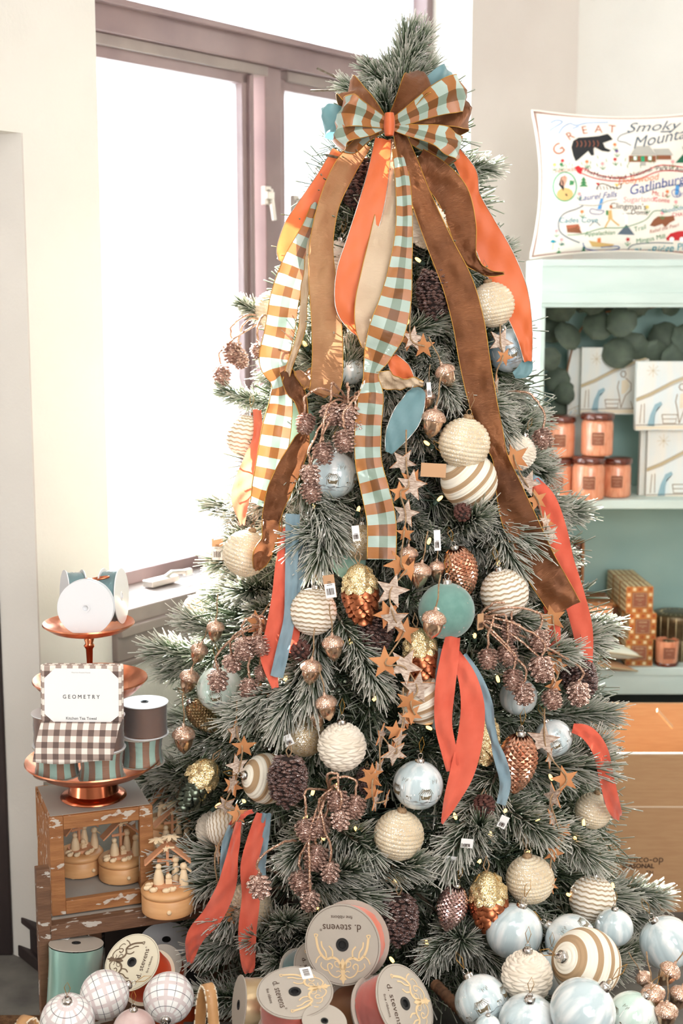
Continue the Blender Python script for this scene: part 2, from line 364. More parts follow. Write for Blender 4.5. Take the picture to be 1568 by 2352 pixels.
def plaid(name,n,per,cb,ca,cmx,rough=.4,trans=.15,uvmode=True,sc2=1):
    m=mat(name,cb,rough=rough); N,L,b=nodes(m)
    uv=N.new('ShaderNodeUVMap') if uvmode else N.new('ShaderNodeTexCoord'); s=N.new('ShaderNodeSeparateXYZ'); L(uv.outputs[0 if uvmode else 'Object'],s.inputs[0])
    def stripe(sock,mul,ph):
        a=N.new('ShaderNodeMath'); a.operation='MULTIPLY_ADD'; L(sock,a.inputs[0]); a.inputs[1].default_value=mul; a.inputs[2].default_value=ph+100
        f=N.new('ShaderNodeMath'); f.operation='FRACT'; L(a.outputs[0],f.inputs[0]); g=N.new('ShaderNodeMath'); g.operation='GREATER_THAN'; g.inputs[1].default_value=.5; L(f.outputs[0],g.inputs[0]); return g.outputs[0]
    A=stripe(s.outputs[0],n,.25); Bv=stripe(s.outputs[1 if uvmode else 2],1/per,0)
    ad=N.new('ShaderNodeMath'); ad.operation='ADD'; L(A,ad.inputs[0]); L(Bv,ad.inputs[1]); h=N.new('ShaderNodeMath'); h.operation='MULTIPLY'; L(ad.outputs[0],h.inputs[0]); h.inputs[1].default_value=.5
    r=N.new('ShaderNodeValToRGB'); r.color_ramp.interpolation='CONSTANT'; e=r.color_ramp.elements; e[0].position=0; e[0].color=(*lin(cb),1); e[1].position=.75; e[1].color=(*lin(ca),1); q=e.new(.3); q.color=(*lin(cmx),1)
    L(h.outputs[0],r.inputs[0]); L(r.outputs[0],b.inputs['Base Color'])
    if trans:
        tr=N.new('ShaderNodeBsdfTranslucent'); L(r.outputs[0],tr.inputs[0]); ms=N.new('ShaderNodeMixShader'); ms.inputs[0].default_value=trans
        L(b.outputs[0],ms.inputs[1]); L(tr.outputs[0],ms.inputs[2]); L(ms.outputs[0],N['Material Output'].inputs[0])
    if uvmode:
        mp2=N.new('ShaderNodeMapping'); mp2.inputs['Scale'].default_value=(1.6,60,1); L(uv.outputs[0],mp2.inputs[0])
        t=N.new('ShaderNodeTexNoise'); t.inputs['Scale'].default_value=1; L(mp2.outputs[0],t.inputs['Vector']); bp=N.new('ShaderNodeBump'); bp.inputs['Strength'].default_value=.4; bp.inputs['Distance'].default_value=.003; L(t.outputs['Fac'],bp.inputs['Height']); L(bp.outputs[0],b.inputs['Normal'])
    return m
def check_ribbon():
    m=plaid('plaid_ribbon',2.5,.042,(0,0,0),(0,0,0),(0,0,0)); N,L,b=nodes(m)
    uv=[n for n in N if n.type=='UVMAP'][0]; s=N.new('ShaderNodeSeparateXYZ'); L(uv.outputs[0],s.inputs[0])
    def mt(op,a,q=0,c=0):
        x=N.new('ShaderNodeMath'); x.operation=op
        for i,w_ in enumerate((a,q,c)):
            if hasattr(w_,'links'): L(w_,x.inputs[i])
            else: x.inputs[i].default_value=w_
        return x.outputs[0]
    row=mt('GREATER_THAN',mt('FRACT',mt('MULTIPLY_ADD',s.outputs[1],1/.042,50)),.5); mid=mt('LESS_THAN',mt('ABSOLUTE',mt('SUBTRACT',s.outputs[0],.55)),.15); side=mt('GREATER_THAN',s.outputs[0],.70)
    def mix(f,a,c):
        x=N.new('ShaderNodeMix'); x.data_type='RGBA'; L(f,x.inputs[0])
        for i,w_ in((6,a),(7,c)):
            if hasattr(w_,'links'): L(w_,x.inputs[i])
            else: x.inputs[i].default_value=(*lin(w_),1)
        return x.outputs[2]
    col=mix(row,mix(mid,mix(side,(172,112,62),(180,122,86)),(120,74,34)),mix(mid,mix(side,(180,198,188),(172,190,178)),(134,152,136)))
    for l in list(m.node_tree.links):
        if l.from_node.type=='VALTORGB': t=l.to_socket; m.node_tree.links.remove(l); L(col,t)
    return m
check_ribbon()
mat('gingham_dark',(0,0,0))
plaid('gingham_towel',46,1/46,(104,86,80),(236,228,218),(168,148,138),rough=.9,trans=0,uvmode=False)
mat('plastic_wrap',(250,250,250),rough=.05,alpha=.06)
mat('flange_grey',(176,166,154),rough=.6); mat('flange_white',(228,228,230),rough=.35,coat=.3); mat('hub_black',(28,27,27),rough=.6)
mat('metallic_mint',(190,216,206),(140,182,170),10,rough=.3,metal=.45,stretch=(1,1,.2),bump=.4,bscale=20)
mat('antler_gold',(226,196,150),rough=.6); mat('antler_brown',(112,92,70),rough=.6)
mat('leather_tan',(186,140,92),(172,126,80),30,rough=.5); mat('stitch_white',(236,226,206),rough=.8)
mat('wicker_brown',(120,82,54),(82,54,34),60,rough=.7); mat('wicker_cream',(224,208,176),rough=.8); mat('wicker_dark',(44,34,28),rough=.8)
mat('jar_amber',(238,164,126),(222,138,100),50,rough=.12,stretch=(3,3,.6),coat=.9,bump=.5,bscale=60); mat('jar_lid',(112,50,32),(84,34,22),60,rough=.12,coat=.9,bump=.3,bscale=60); mat('wax',(236,170,132),rough=.6)
mat('label_brown',(142,84,58),rough=.6); mat('label_line',(226,172,138),rough=.5); mat('gold_foil',(188,128,72),rough=.35,metal=.7); mat('foil_light',(224,208,164),rough=.4,metal=.3); mat('foil_rust',(166,88,48),rough=.4,metal=.3)
mat('box_dark',(112,96,70),(86,72,50),40,rough=.35,metal=.5)
mat('glass_dark',(110,84,72),rough=.08,metal=.4,coat=.8)
mat('eucalyptus',(96,108,92),(74,86,74),30,rough=.7,trans=.1); mat('euc_stem',(140,96,62),rough=.8)
mat('canvas_wash',(236,230,218),(220,228,228),9,rough=.8,stretch=(3,1,.5)); mat('canvas_side',(206,188,172),rough=.8)
mat('art_brown',(150,128,100),rough=.8); mat('art_tan',(196,178,140),rough=.8); mat('art_blue',(150,182,192),rough=.8); mat('art_cream',(232,220,196),rough=.8)
mat('pillow_cloth',(244,234,222),(236,224,210),12,rough=.9,sheen=.2); mat('piping_brown',(150,102,88),rough=.8)
EMB=dict(rust=(176,98,70),black=(30,30,32),steel=(92,104,116),navy=(30,70,150),blue=(84,150,206),teal=(30,140,160),green=(70,136,84),dkgreen=(30,100,70),red=(196,40,44),orange=(226,130,76),pink=(240,160,160),yellow=(232,200,110),tan=(214,174,110),skin=(206,150,124),brown=(140,84,54),grey=(178,174,164),white=(246,244,240),emer=(20,160,110),purple=(110,70,140))
for k_,c_ in EMB.items(): mat('thread_'+k_,c_,rough=.8)
mat('cushion_cream',(232,226,208),(214,222,206),10,rough=.9)
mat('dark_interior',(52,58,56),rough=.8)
# ---------------------------------------------------------------- room shell
DW=V((.5685,.8227,0)).normalized(); NW=V((DW.y,-DW.x,0))      # along the window wall, and into the room
C0=V((P(72,1000,3.05).x,3.05,0)); REC=.19
CW=C0-NW*REC
def wt(u,v,base=CW):   # (distance along the window wall, height) where this sight line meets the window plane
    p=hit(u,v,base,NW); return ((p-base).dot(DW),p.z)
def wp(t,n,z,base=C0): return base+DW*t+NW*n+V((0,0,z))
WR=Matrix((DW,-NW,V((0,0,1)))).transposed()
def wbox(b,t0,t1,n0,n1,z0,z1): b.box(wp((t0+t1)/2,(n0+n1)/2,(z0+z1)/2),(t1-t0,n1-n0,z1-z0),WR)
T1=(hit(236,700,C0,NW)-C0).dot(DW); T2=(hit(1080,300,C0,NW)-C0).dot(DW)
ZS=wt(278,1350)[1]+.008; ZL0=wt(213,78)[1]; ZL1=wt(213,5)[1]; ZTOP=3.1
b=B(); wbox(b,0,T1,-REC-.1,0,0,ZTOP); wbox(b,T1,T2,-REC-.1,0,0,ZS-.03); ob('wall_left',b.mesh('wall_left','wall_paint',False),kind='structure')
PE=wp(T2,0,0)
b=B(); wbox(b,T2,T2+.02,-REC-.1,0.0,0,ZTOP); ob('wall_pier',b.mesh('wall_pier','reveal_paint_lit',False),kind='structure')
def wallseg(name,a,c,m,th=.1,z0=0,z1=ZTOP):
    a=V((a[0],a[1],0)); c=V((c[0],c[1],0)); d=(c-a).normalized(); n=V((-d.y,d.x,0)); R=Matrix((d,n,V((0,0,1)))).transposed()
    b=B(); b.box((a+c)/2+n*th/2+V((0,0,(z0+z1)/2)),((c-a).length,th,z1-z0),R); return ob(name,b.mesh(name,m,False),kind='structure')
IC=V((P(1325,200,4.9).x,4.9,0))
wallseg('wall_back',PE,IC,'wall_paint_shaded'); wallseg('wall_right',IC,(2.6,4.72),'wall_paint')
# left corner: reveal of the next opening, door frame beyond it
# jamb face from C0 going away to the left behind the corner
q=V((P(12,1000,3.0).x,3.0,0)); jd=V((-.9,.44,0)).normalized()
b=B(); 
J0=C0; J1=V((P(18,1000,3.14).x,3.14,0))
wallseg('wall_jamb',J1,J0+(J0-J1).normalized()*0.0,'wall_paint_shaded',th=.004,z1=P(40,305,3.05).z)
zt=P(40,305,3.05).z
wallseg('wall_left_upper',C0-DW*1.2,C0,'wall_paint',th=.28,z0=zt,z1=ZTOP)
wallseg('door_1',J1+V((-.5,-.02,0)),J1+V((.0,-.012,0)),'door_brown',th=.05,z1=zt+.02)
b=B(); b.box(J1+V((-.045,-.012,1.02)),(.035,.03,2.04)); b.box(J1+V((-.11,-.02,1.02)),(.02,.03,2.04)); ob('door_frame_1',b.mesh('door_frame_1','door_brown',False),kind='structure',bevel=.004)
# baseboard at the corner
b=B()
for (A,Cc,dd) in((J1,C0,0),(C0,C0+DW*T2,1)):
    d=(Cc-A).normalized(); n=V((d.y,-d.x,0)) ; R=Matrix((d,n,V((0,0,1)))).transposed()
    for h,th,zz in((.085,.018,.043),(.018,.026,.093),(.03,.03,.015)): b.box((A+Cc)/2+n*th/2+V((0,0,zz)),((Cc-A).length+.02,th,h),R)
ob('baseboard_left',b.mesh('baseboard_left','door_brown',False),kind='structure',bevel=.003)
b=B(); b.box((0.5,2.5,-.05),(7,8,.1)); ob('floor',b.mesh('floor','floor_slate',False),kind='structure')
b=B(); b.box((0.7,1.9,ZTOP+.05),(5.2,6.2,.1)); ob('ceiling',b.mesh('ceiling','ceiling_white',False),kind='structure')
wallseg('wall_behind',(3.0,-1.2),(-2.0,-1.2),'wall_paint'); q=C0-DW*1.2; wallseg('hall_sky_blocker',(-1.75,2.2),(-1.3,3.14),'wall_paint_shaded',z1=2.6); wallseg('wall_near_left',(-2.0,-1.2),(q.x,q.y),'wall_paint')  # hall piece is unseen, added to keep sky light off the jamb
b=B(); b.box((3.0,2.0,ZTOP/2),(.1,6.5,ZTOP)); ob('wall_far_right',b.mesh('wall_far_right','wall_paint',False),kind='structure')
# ---------------------------------------------------------------- window
def wn(name): return name
win=ob('window_1',None,None,(0,0,0)); win['kind']='structure'
tm0,_=wt(550,800); tm1,_=wt(645,800); TL=T1+.0; TR=T2
def wpart(name,boxes,m,par=win,bev=.003):
    b=B()
    for x in boxes: b.box(wp((x[0]+x[1])/2,(x[2]+x[3])/2-REC,(x[4]+x[5])/2),(x[1]-x[0],x[3]-x[2],x[5]-x[4]),WR)
    return ob(name,b.mesh(name,m,False),par,bevel=bev)
wpart('head_rail',[(TL-.05,TR,-.05,.05,ZL0,ZL1),(TL-.05,TR,-.05,.075,ZL1-.012,ZL1+.004)],'window_brown')
wpart('mullion',[((tm0+tm1)/2-.008,tm1-.03,-.05,.03,ZS,ZL0)],'window_brown')
wpart('jamb_rail',[(TR-.035,TR,-.05,.05,ZS,ZTOP)],'window_brown'); wpart('jamb_rail',[(TL-.02,TL+.025,-.05,.03,ZS,ZTOP)],'window_brown')
wpart('head_trim',[(TL,(tm0+tm1)/2,-.03,.035,ZL0-.028,ZL0)],'window_sash'); wpart('head_trim',[(tm1,TR,-.03,.03,ZL0-.03,ZL0)],'window_sash')
zsb=ZS+.0
def sash(t0,t1):
    s=wpart('sash',[(t0,t1,-.02,.02,zsb,zsb+.035),(t0,t1,-.02,.02,ZL0-.055,ZL0-.024),(t0,t0+.03,-.02,.02,zsb,ZL0-.03),(t1-.034,t1,-.02,.02,zsb,ZL0-.03),(t1-.012,t1+.004,.0,.03,zsb,ZL0-.03)],'window_brown')
    b=B(); b.box(wp((t0+t1)/2,-REC,(zsb+ZL0)/2),(t1-t0-.05,.004,ZL0-zsb-.05),WR); ob('pane',b.mesh('pane','glass_pane',False),s)
sash(TL+.02,tm0+.033); sash(tm1-.03,TR-.035)
b=B(); b.box(wp((TL+TR)/2,-REC,(ZL1+ZTOP)/2),(TR-TL,.004,ZTOP-ZL1),WR); ob('pane',b.mesh('pane','glass_pane',False),win)
# latch handles and crank
def latch(u,v,name='latch'):
    t,z=wt(u,v); b=B(); c=wp(t,-REC+.035,z); b.box(c,(.026,.016,.05),WR); b.box(c+NW*.012+V((0,0,-.025))+DW*.012,(.012,.01,.085),WR@Matrix.Rotation(-.18,3,'Y')); b.box(c+NW*.012,(.03,.012,.02),WR)
    ob(name,b.mesh(name,'latch_metal',False),win,bevel=.002)
latch(588,450); latch(654,470)
t,z=wt(310,1345); b=B(); c=wp(t,-REC+.09,ZS+.012); b.box(c,(.10,.035,.016),WR); b.tube([c,c+DW*.03+NW*.01+V((0,0,.018)),c+DW*.075+NW*.02+V((0,0,.014))],.006,8); b.box(c+DW*.08+NW*.02+V((0,0,.012)),(.025,.012,.016),WR)
ob('crank_handle',b.mesh('crank_handle','latch_metal',60),win,bevel=.002)
ob('sill',(lambda b:(wbox(b,T1-.0,T2,-REC-.05,-.0,ZS-.035,ZS),b)[1])(B()).mesh('sill','window_sash',False),win)
ob('apron',(lambda b:(wbox(b,T1+.0,T2-.0,-.0,.018,ZS-.12,ZS-.0),wbox(b,T1,T2,0,.035,ZS-.06,ZS-.035),wbox(b,T1,T2,0,.026,ZS-.135,ZS-.12),b)[-1])(B()).mesh('apron','window_sash',False),win,bevel=.003)
# outdoors
b=B(); b.box((-9,12,-1.6),(60,50,.1)); ob('ground_outside',b.mesh('ground_outside','haze_white',False),kind='structure')
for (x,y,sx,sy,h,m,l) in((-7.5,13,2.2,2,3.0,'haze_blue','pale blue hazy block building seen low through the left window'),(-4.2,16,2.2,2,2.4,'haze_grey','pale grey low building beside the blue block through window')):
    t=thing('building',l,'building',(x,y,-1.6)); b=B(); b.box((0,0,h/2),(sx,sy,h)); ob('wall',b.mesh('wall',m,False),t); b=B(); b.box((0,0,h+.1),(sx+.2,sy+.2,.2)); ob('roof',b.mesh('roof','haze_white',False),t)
    for i in range(3):
        for j in range(2):
            b=B(); b.box((-.7+i*.7,-sy/2-.01,.8+j*.9),(.35,.05,.5)); ob('window',b.mesh('window','haze_white',False),t)
# ---------------------------------------------------------------- ornament prototypes (hanging point +z, metres)
def sm(b,n,m,s=2): return b.mesh(n,m,s)
def cap_parts(r,m='silver_cap',string='gold_thread',hl=.035):
    b=B(); b.lathe([(.009,r*.97),(.0092,r+.006),(.007,r+.0085),(.0,r+.0085)],14,lambda R,z,a,j:R*(1+.07*cos(8*a)))
    c=B(); c.tube([(.0045*cos(t),0,r+.013+.0055*sin(t)) for t in [2*PI*i/14 for i in range(14)]],.0008,5,closed=True)
    h=B(); h.tube([(0,0,r+.017),(.006,.001,r+.017+hl*.55),(.001,0,r+.017+hl),(-.005,0,r+.017+hl*.6),(0,0,r+.017)],.0007,4)
    return [('cap',b.mesh('cap',m,60),[('hook',c.mesh('hook',m,2),[])]),('hanging_loop',h.mesh('hanging_loop',string,2),[])]
def ball(n,R0,fn,m,nu=64,nv=48): 
    b=B(); b.grid(lambda a,c:(lambda th,ph:(lambda r:V((r*sin(ph)*cos(th),r*sin(ph)*sin(th),-r*cos(ph))))(fn(th,ph)))(a*2*PI,.001+c*(PI-.002)),nu,nv,cu=True); return b.mesh(n,m,2)
def rope_ball():
    def f(th,ph):
        k=ph/PI*17+th/(2*PI); fr=k%1; h=math.sqrt(max(0,1-(2*fr-1)**2)); s=abs(sin(26*th+fr*2.6+int(k)*1.3)); return .05*(.94+.04*h+.026*s*h)
    return [('ball',ball('ball',.05,f,'rope_cream',168,102),[])]+cap_parts(.048,'string_twine','string_twine')
def braid_ball():
    def f(th,ph):
        k=ph/PI*9; row=int(k); fr=k-row; K=12; s=max(.25,sin(ph)); half=fr<.5; g=fr*2 if half else (1-fr)*2
        a=(th*K/(2*PI)*1.0+ (g*.75) + row*.5)%1; h=abs(sin(PI*a))**.6*(sin(PI*(fr*2%1))**.35 if True else 1); return .05*(.915+.09*h)
    return [('ball',ball('ball',.05,f,'knit_cream',216,108),[])]+cap_parts(.049)
def zigzag_ball():
    def f(th,ph):
        k=ph/PI*15+.10*sin(th*34); fr=k%1; return .05*(.955+.045*math.sqrt(abs(sin(PI*fr))))
    m=mat('knit_zigzag',(236,224,208),rough=.9); N,L,bs=nodes(m)
    tc=N.new('ShaderNodeTexCoord'); s=N.new('ShaderNodeSeparateXYZ'); L(tc.outputs['Object'],s.inputs[0])
    def mt(op,a,b_=0,c=0):
        x=N.new('ShaderNodeMath'); x.operation=op
        for i,q in enumerate((a,b_,c)):
            if hasattr(q,'links'): L(q,x.inputs[i])
            else: x.inputs[i].default_value=q
        return x.outputs[0]
    ln=N.new('ShaderNodeVectorMath'); ln.operation='LENGTH'; L(tc.outputs['Object'],ln.inputs[0])
    ph=mt('ARCCOSINE',mt('MULTIPLY',mt('DIVIDE',s.outputs[2],ln.outputs['Value']),-1)); th=mt('ARCTAN2',s.outputs[1],s.outputs[0])
    k=mt('FRACT',mt('MULTIPLY_ADD',ph,15/PI,mt('MULTIPLY',mt('PINGPONG',mt('MULTIPLY',th,17/PI),1),.24))); g=mt('LESS_THAN',mt('ABSOLUTE',mt('SUBTRACT',k,.5)),.18)
    mx=N.new('ShaderNodeMix'); mx.data_type='RGBA'; L(g,mx.inputs[0]); mx.inputs[6].default_value=(*lin((240,230,216)),1); mx.inputs[7].default_value=(*lin((184,160,130)),1); L(mx.outputs[2],bs.inputs['Base Color'])
    return [('ball',ball('ball',.05,f,'knit_zigzag',136,105),[])]+cap_parts(.0485)
def stripe_ball():
    def f(th,ph): return .05*(.98+.018*abs(sin(ph*24)))
    m=mat('jute_stripe',(236,226,208),rough=.9); N,L,bs=nodes(m)
    tc=N.new('ShaderNodeTexCoord'); s=N.new('ShaderNodeSeparateXYZ'); L(tc.outputs['Object'],s.inputs[0])
    x=N.new('ShaderNodeMath'); x.operation='MULTIPLY_ADD'; L(s.outputs[2],x.inputs[0]); x.inputs[1].default_value=50; x.inputs[2].default_value=10.15
    y=N.new('ShaderNodeMath'); y.operation='FRACT'; L(x.outputs[0],y.inputs[0]); g=N.new('ShaderNodeMath'); g.operation='LESS_THAN'; L(y.outputs[0],g.inputs[0]); g.inputs[1].default_value=.38
    mx=N.new('ShaderNodeMix'); mx.data_type='RGBA'; L(g.outputs[0],mx.inputs[0]); mx.inputs[6].default_value=(*lin((240,232,216)),1); mx.inputs[7].default_value=(*lin((176,146,112)),1); L(mx.outputs[2],bs.inputs['Base Color'])
    return [('ball',ball('ball',.05,f,'jute_stripe',72,192),[])]+cap_parts(.049)
def smooth_ball(m): 
    return lambda:[('ball',ball('ball',.05,lambda th,ph:.05,m,56,36),[])]+cap_parts(.049)
def mesh_ball():
    return [('ball',ball('ball',.05,lambda th,ph:.05*(1+.012*noise.noise(V((sin(ph)*cos(th),sin(ph)*sin(th),cos(ph)))*9)),'gold_mesh',80,50),[])]+cap_parts(.049)
def painted(m,scene=1):
    def mk():
        f=lambda th,ph:.05*(1-.035*(abs(cos(ph))**3))*(1-.022*(abs(sin(4*th))**3)*0-.018*(1-abs(sin(5*th))**.5)*sin(ph))
        parts=[('ball',ball('ball',.05,f,m,120,60),[])]
        if scene:
            def mp(x,y,o=.0008):   # x,y in ball-front units (metres) -> surface facing -y
                th=-PI/2+x/.05; ph=PI/2+y/.05; r=f(th,ph)+o; return V((r*sin(ph)*cos(th),r*sin(ph)*sin(th),-r*cos(ph)))
            b=B(); b.poly([(x,y) for x,y in [(-.045+.09*i/12,-.018+.002*sin(i*2)) for i in range(13)]+[(.045-.09*i/12,-.028) for i in range(13)]],mp)
            random.seed(5)
            g=B()
            for i in range(14): x0=uni(-.045,.045); g.stroke([(x0,uni(.0,.03)),(x0+.001,uni(-.02,.0))],.0016,mp)
            k=B()
            for cx in(-.062,.004,.066):
                for q in range(13):
                    dx=-.015+.030*q/12; k.stroke([(cx+dx*.1,.006),(cx+dx*.55,.009-.001*(q%3)),(cx+dx,.003-.004*abs(dx)/.015-.003*(q%2))],.0009,mp)
                k.poly([(cx-.011,-.004),(cx-.008,-.0125),(cx+.008,-.0125),(cx+.011,-.004)],mp); k.stroke([(cx-.012,-.003),(cx-.012,-.015)],.001,mp); k.stroke([(cx+.012,-.003),(cx+.012,-.015)],.001,mp)
            for cx in(-.034,.036,.10):
                k.poly([(cx+.0022*cos(t),-.0085+.0014*sin(t)) for t in [i*PI/4 for i in range(8)]],mp); k.stroke([(cx+.002,-.009),(cx+.007,-.0085),(cx+.009,-.011)],.0007,mp); k.stroke([(cx+.003,-.010),(cx+.003,-.014)],.0007,mp); k.stroke([(cx+.008,-.010),(cx+.008,-.014)],.0007,mp)
                for q in range(5): k.stroke([(cx-.016+.003*q,.026-.002*(q%2)),(cx-.0165+.003*q,.018+.003*(q%3))],.0009,mp)
            parts[0][2].extend([('painted_snow',b.mesh('painted_snow','paint_grey',2),[]),('painted_streaks',g.mesh('painted_streaks','paint_white',2),[]),('painted_figures',k.mesh('painted_figures','paint_line',2),[])])
        return parts+cap_parts(.0475)
    return mk
def plaid_ball():
    parts=[('ball',ball('ball',.05,lambda th,ph:.05,'paint_white',64,40),[])]
    b=B();c=B()
    for i in range(16):
        a=i*PI/8; (b if i%2 else c).grid(lambda u,v,a=a:(lambda ph,w:V((.0503*sin(ph)*cos(a+w),.0503*sin(ph)*sin(a+w),-.0503*cos(ph))))(.12+v*2.9,(u-.5)*(.02 if i%2 else .16)),1,30)
    for i in range(9):
        ph0=.35+i*.31; (b if i%2 else c).grid(lambda u,v,p=ph0:(lambda ph,th:V((.0504*sin(ph)*cos(th),.0504*sin(ph)*sin(th),-.0504*cos(ph))))(p+(v-.5)*(.02 if i%2 else .15),u*2*PI),60,1)
    if 'plaid_pink' not in MATS: mat('plaid_pink',(222,208,206),rough=.5); mat('plaid_line',(90,86,96),rough=.5)
    parts[0][2].extend([('thin_lines',b.mesh('thin_lines','plaid_line',2),[]),('broad_bands',c.mesh('broad_bands','plaid_pink',2),[])])
    return parts+cap_parts(.049)
# cones
def rprof(t,H,R,p=.55): return R*(sin(PI*min(1,max(0,(t*.93+.05))))**p)*(1-.25*t)
def scale_cone(rows,H,R,sw,sl,m,core='pine_core',tilt=.9,droop=0,mm=None,split=None,jit=.15,zj=.1):
    def mk():
        random.seed(3); A=B(); A2=B()
        for r in range(rows):
            t=(r+.5)/rows; z=H*(.5-t) ; rad=R*math.sqrt(max(.05,1-(2*t-.86)**2*(1.0 if t>.43 else 1.15)));rad=max(rad*.82,R*.12)
            n=max(4,int(2*PI*rad/(sw*.92)))
            for k in range(n):
                a=2*PI*(k+.5*(r%2))/n+uni(-jit,jit)*.3; ou=V((cos(a),sin(a),0)); sd=V((-sin(a),cos(a),0))
                dn=(V((0,0,-1))*(1-tilt)+ou*tilt*(1) ).normalized(); dn=(dn+V((0,0,-droop))).normalized(); nn=sd.cross(dn); 
                if nn.z<0: nn=-nn
                bb=A2 if (split and t>split) else A; p=ou*rad*.72+V((0,0,z+uni(-1,1)*zj*H/rows)); w_=sw*uni(.9,1.1); l=sl*uni(.9,1.12); i0=len(bb.v)
                pts=[(-.25,0,0),(.25,0,0),(.5,.6,.06),(.36,.9,.16),(0,1.05,.24),(-.36,.9,.16),(-.5,.6,.06)]
                for x,y,zz in pts: bb.pt(p+sd*x*w_+dn*y*l+nn*zz*l*.6)
                bb.pt(p+dn*l*.62+nn*l*.34); 
                for i in range(7): bb.fc(i0+i,i0+(i+1)%7,i0+7)
                bb.pt(p+dn*l*.7-nn*l*.22)
                for i in range(7): bb.fc(i0+(i+1)%7,i0+i,i0+8)
        co=B(); co.sphere((0,0,0),1,14,10,(R*.72,R*.72,H*.5))
        out=[('core',co.mesh('core',core,2),[]),(('scales','stuff'),A.mesh('scales',m,30),[])]
        if split: out.append((('lower_scales','stuff'),A2.mesh('lower_scales',mm,50),[]))
        h=B(); h.tube([(0,0,H*.48),(.006,0,H*.5+.012),(.002,0,H*.5+.03),(-.006,0,H*.5+.012),(0,0,H*.48)],.0015,5)
        out.append(('twine_loop',h.mesh('twine_loop','string_twine',2),[]))
        return out
    return mk
def diamond_cone(m):
    def mk():
        H=.105;R=.037;rows=21;K=15;b=B()
        def sp(i,j,o=0):
            t=min(1,max(0,i/rows)); r=R*(sin(PI*(.06+.90*t))**.62)*(1.06-.30*t)+o; a=2*PI*j/K; return V((r*cos(a),r*sin(a),H*(.5-t)))
        for i in range(1,rows):
            for j in range(K):
                jj=j+.5*(i%2); q=[sp(i-1,jj),sp(i,jj-.5),sp(i+1,jj),sp(i,jj+.5)]; c=sp(i,jj,.0032); i0=len(b.v)
                for x in q: b.pt(x)
                b.pt(c)
                for k in range(4): b.fc(i0+k,i0+(k+1)%4,i0+4)
        e=B(); e.sphere((0,0,-H*.5+.004),.011,12,8)
        return [('cone_body',b.mesh('cone_body',m,False),[('cone_tip',e.mesh('cone_tip',m,2),[])])]+cap_parts(H*.5)
    return mk
def acorn():
    b=B(); b.lathe([(0,-.034),(.0025,-.033),(.005,-.030),(.011,-.025),(.0165,-.016),(.0195,-.005),(.0200,.004),(.018,.009)],24)
    c=B(); random.seed(4)
    c.lathe([(.017,.001),(.0225,.001),(.0238,.005),(.0225,.012),(.017,.019),(.008,.0235),(.0035,.025),(.003,.031),(0,.032)],30,lambda r,z,a,j:r*(1+.05*sin(9*a+j*2.4)*(j%2*2-1)))
    h=B(); h.tube([(0,0,.03),(.002,0,.05),(-.001,0,.075),(0,0,.095)],.0016,5)
    return [('nut',b.mesh('nut','mercury_champ',2),[]),('cap',c.mesh('cap','acorn_cap',2),[]),('twine',h.mesh('twine','string_twine',2),[])]
pine_big=scale_cone(17,.105,.047,.0135,.0145,'pine_brown',jit=.5,tilt=.84,zj=.35)
glass_cone=lambda low:scale_cone(11,.112,.043,.024,.024,'cone_gold','cone_gold',tilt=.42,droop=.5,mm=low,split=.40,jit=.1)
pine_nat=scale_cone(8,.05,.024,.011,.012,'pine_natural',tilt=.85,jit=.3)
def starmesh(name='star',R=.034,mats=('birch','birch_back'),th=.003):
    b=B(); poly=[((R if i%2==0 else R*.42)*sin(i*PI/5),(R if i%2==0 else R*.42)*cos(i*PI/5)) for i in range(10)]
    b.prism(poly,-th/2,th/2,lambda x,y,z:(x,-z,y),side=1); return b.mesh(name,list(mats),False)
# ---------------------------------------------------------------- ornaments on the tree
K=dict(
 rope=('rope_ball',rope_ball,'rope_ornament'),braid=('braid_ball',braid_ball,'braided_ornament'),zig=('zigzag_ball',zigzag_ball,'knit_ornament'),stripe=('stripe_ball',stripe_ball,'striped_ornament'),
 teal=('teal_ball',smooth_ball('teal_flock'),'flocked_ornament'),sea=('sea_ball',smooth_ball('seafoam_flock'),'flocked_ornament'),mesh=('mesh_ball',mesh_ball,'gold_mesh_ornament'),
 paint=('paint_ball',painted('painted_streaks'),'painted_glass_ornament'),paintg=('paint_green',painted('painted_green'),'painted_glass_ornament'),paintb=('paint_deep',painted('painted_deep'),'painted_glass_ornament'),plain=('plain_glass',painted('painted_streaks',0),'painted_glass_ornament'),
 dia=('dia_copper',diamond_cone('mercury_copper'),'faceted_cone_ornament'),diar=('dia_rose',diamond_cone('mercury_rose'),'faceted_cone_ornament'),diag=('dia_gold',diamond_cone('mercury_gold'),'faceted_cone_ornament'),
 gc=('gc_copper',glass_cone('cone_copper'),'glass_pinecone_ornament'),gd=('gc_dark',glass_cone('cone_dark'),'glass_pinecone_ornament'),gg=('gc_gold',glass_cone('cone_gold'),'glass_pinecone_ornament'),
 pine=('pine_big',pine_big,'pinecone_ornament'),nat=('pine_nat',pine_nat,'natural_pinecone'),acorn=('acorn',acorn,'acorn_ornament'))
BASE=dict(rope=.05,braid=.05,zig=.05,stripe=.05,teal=.05,sea=.05,mesh=.05,paint=.05,paintg=.05,paintb=.05,plain=.05,dia=.0525,diar=.0525,diag=.0525,gc=.058,gd=.058,gg=.058,pine=.057,nat=.03,acorn=.032)
GRP={}
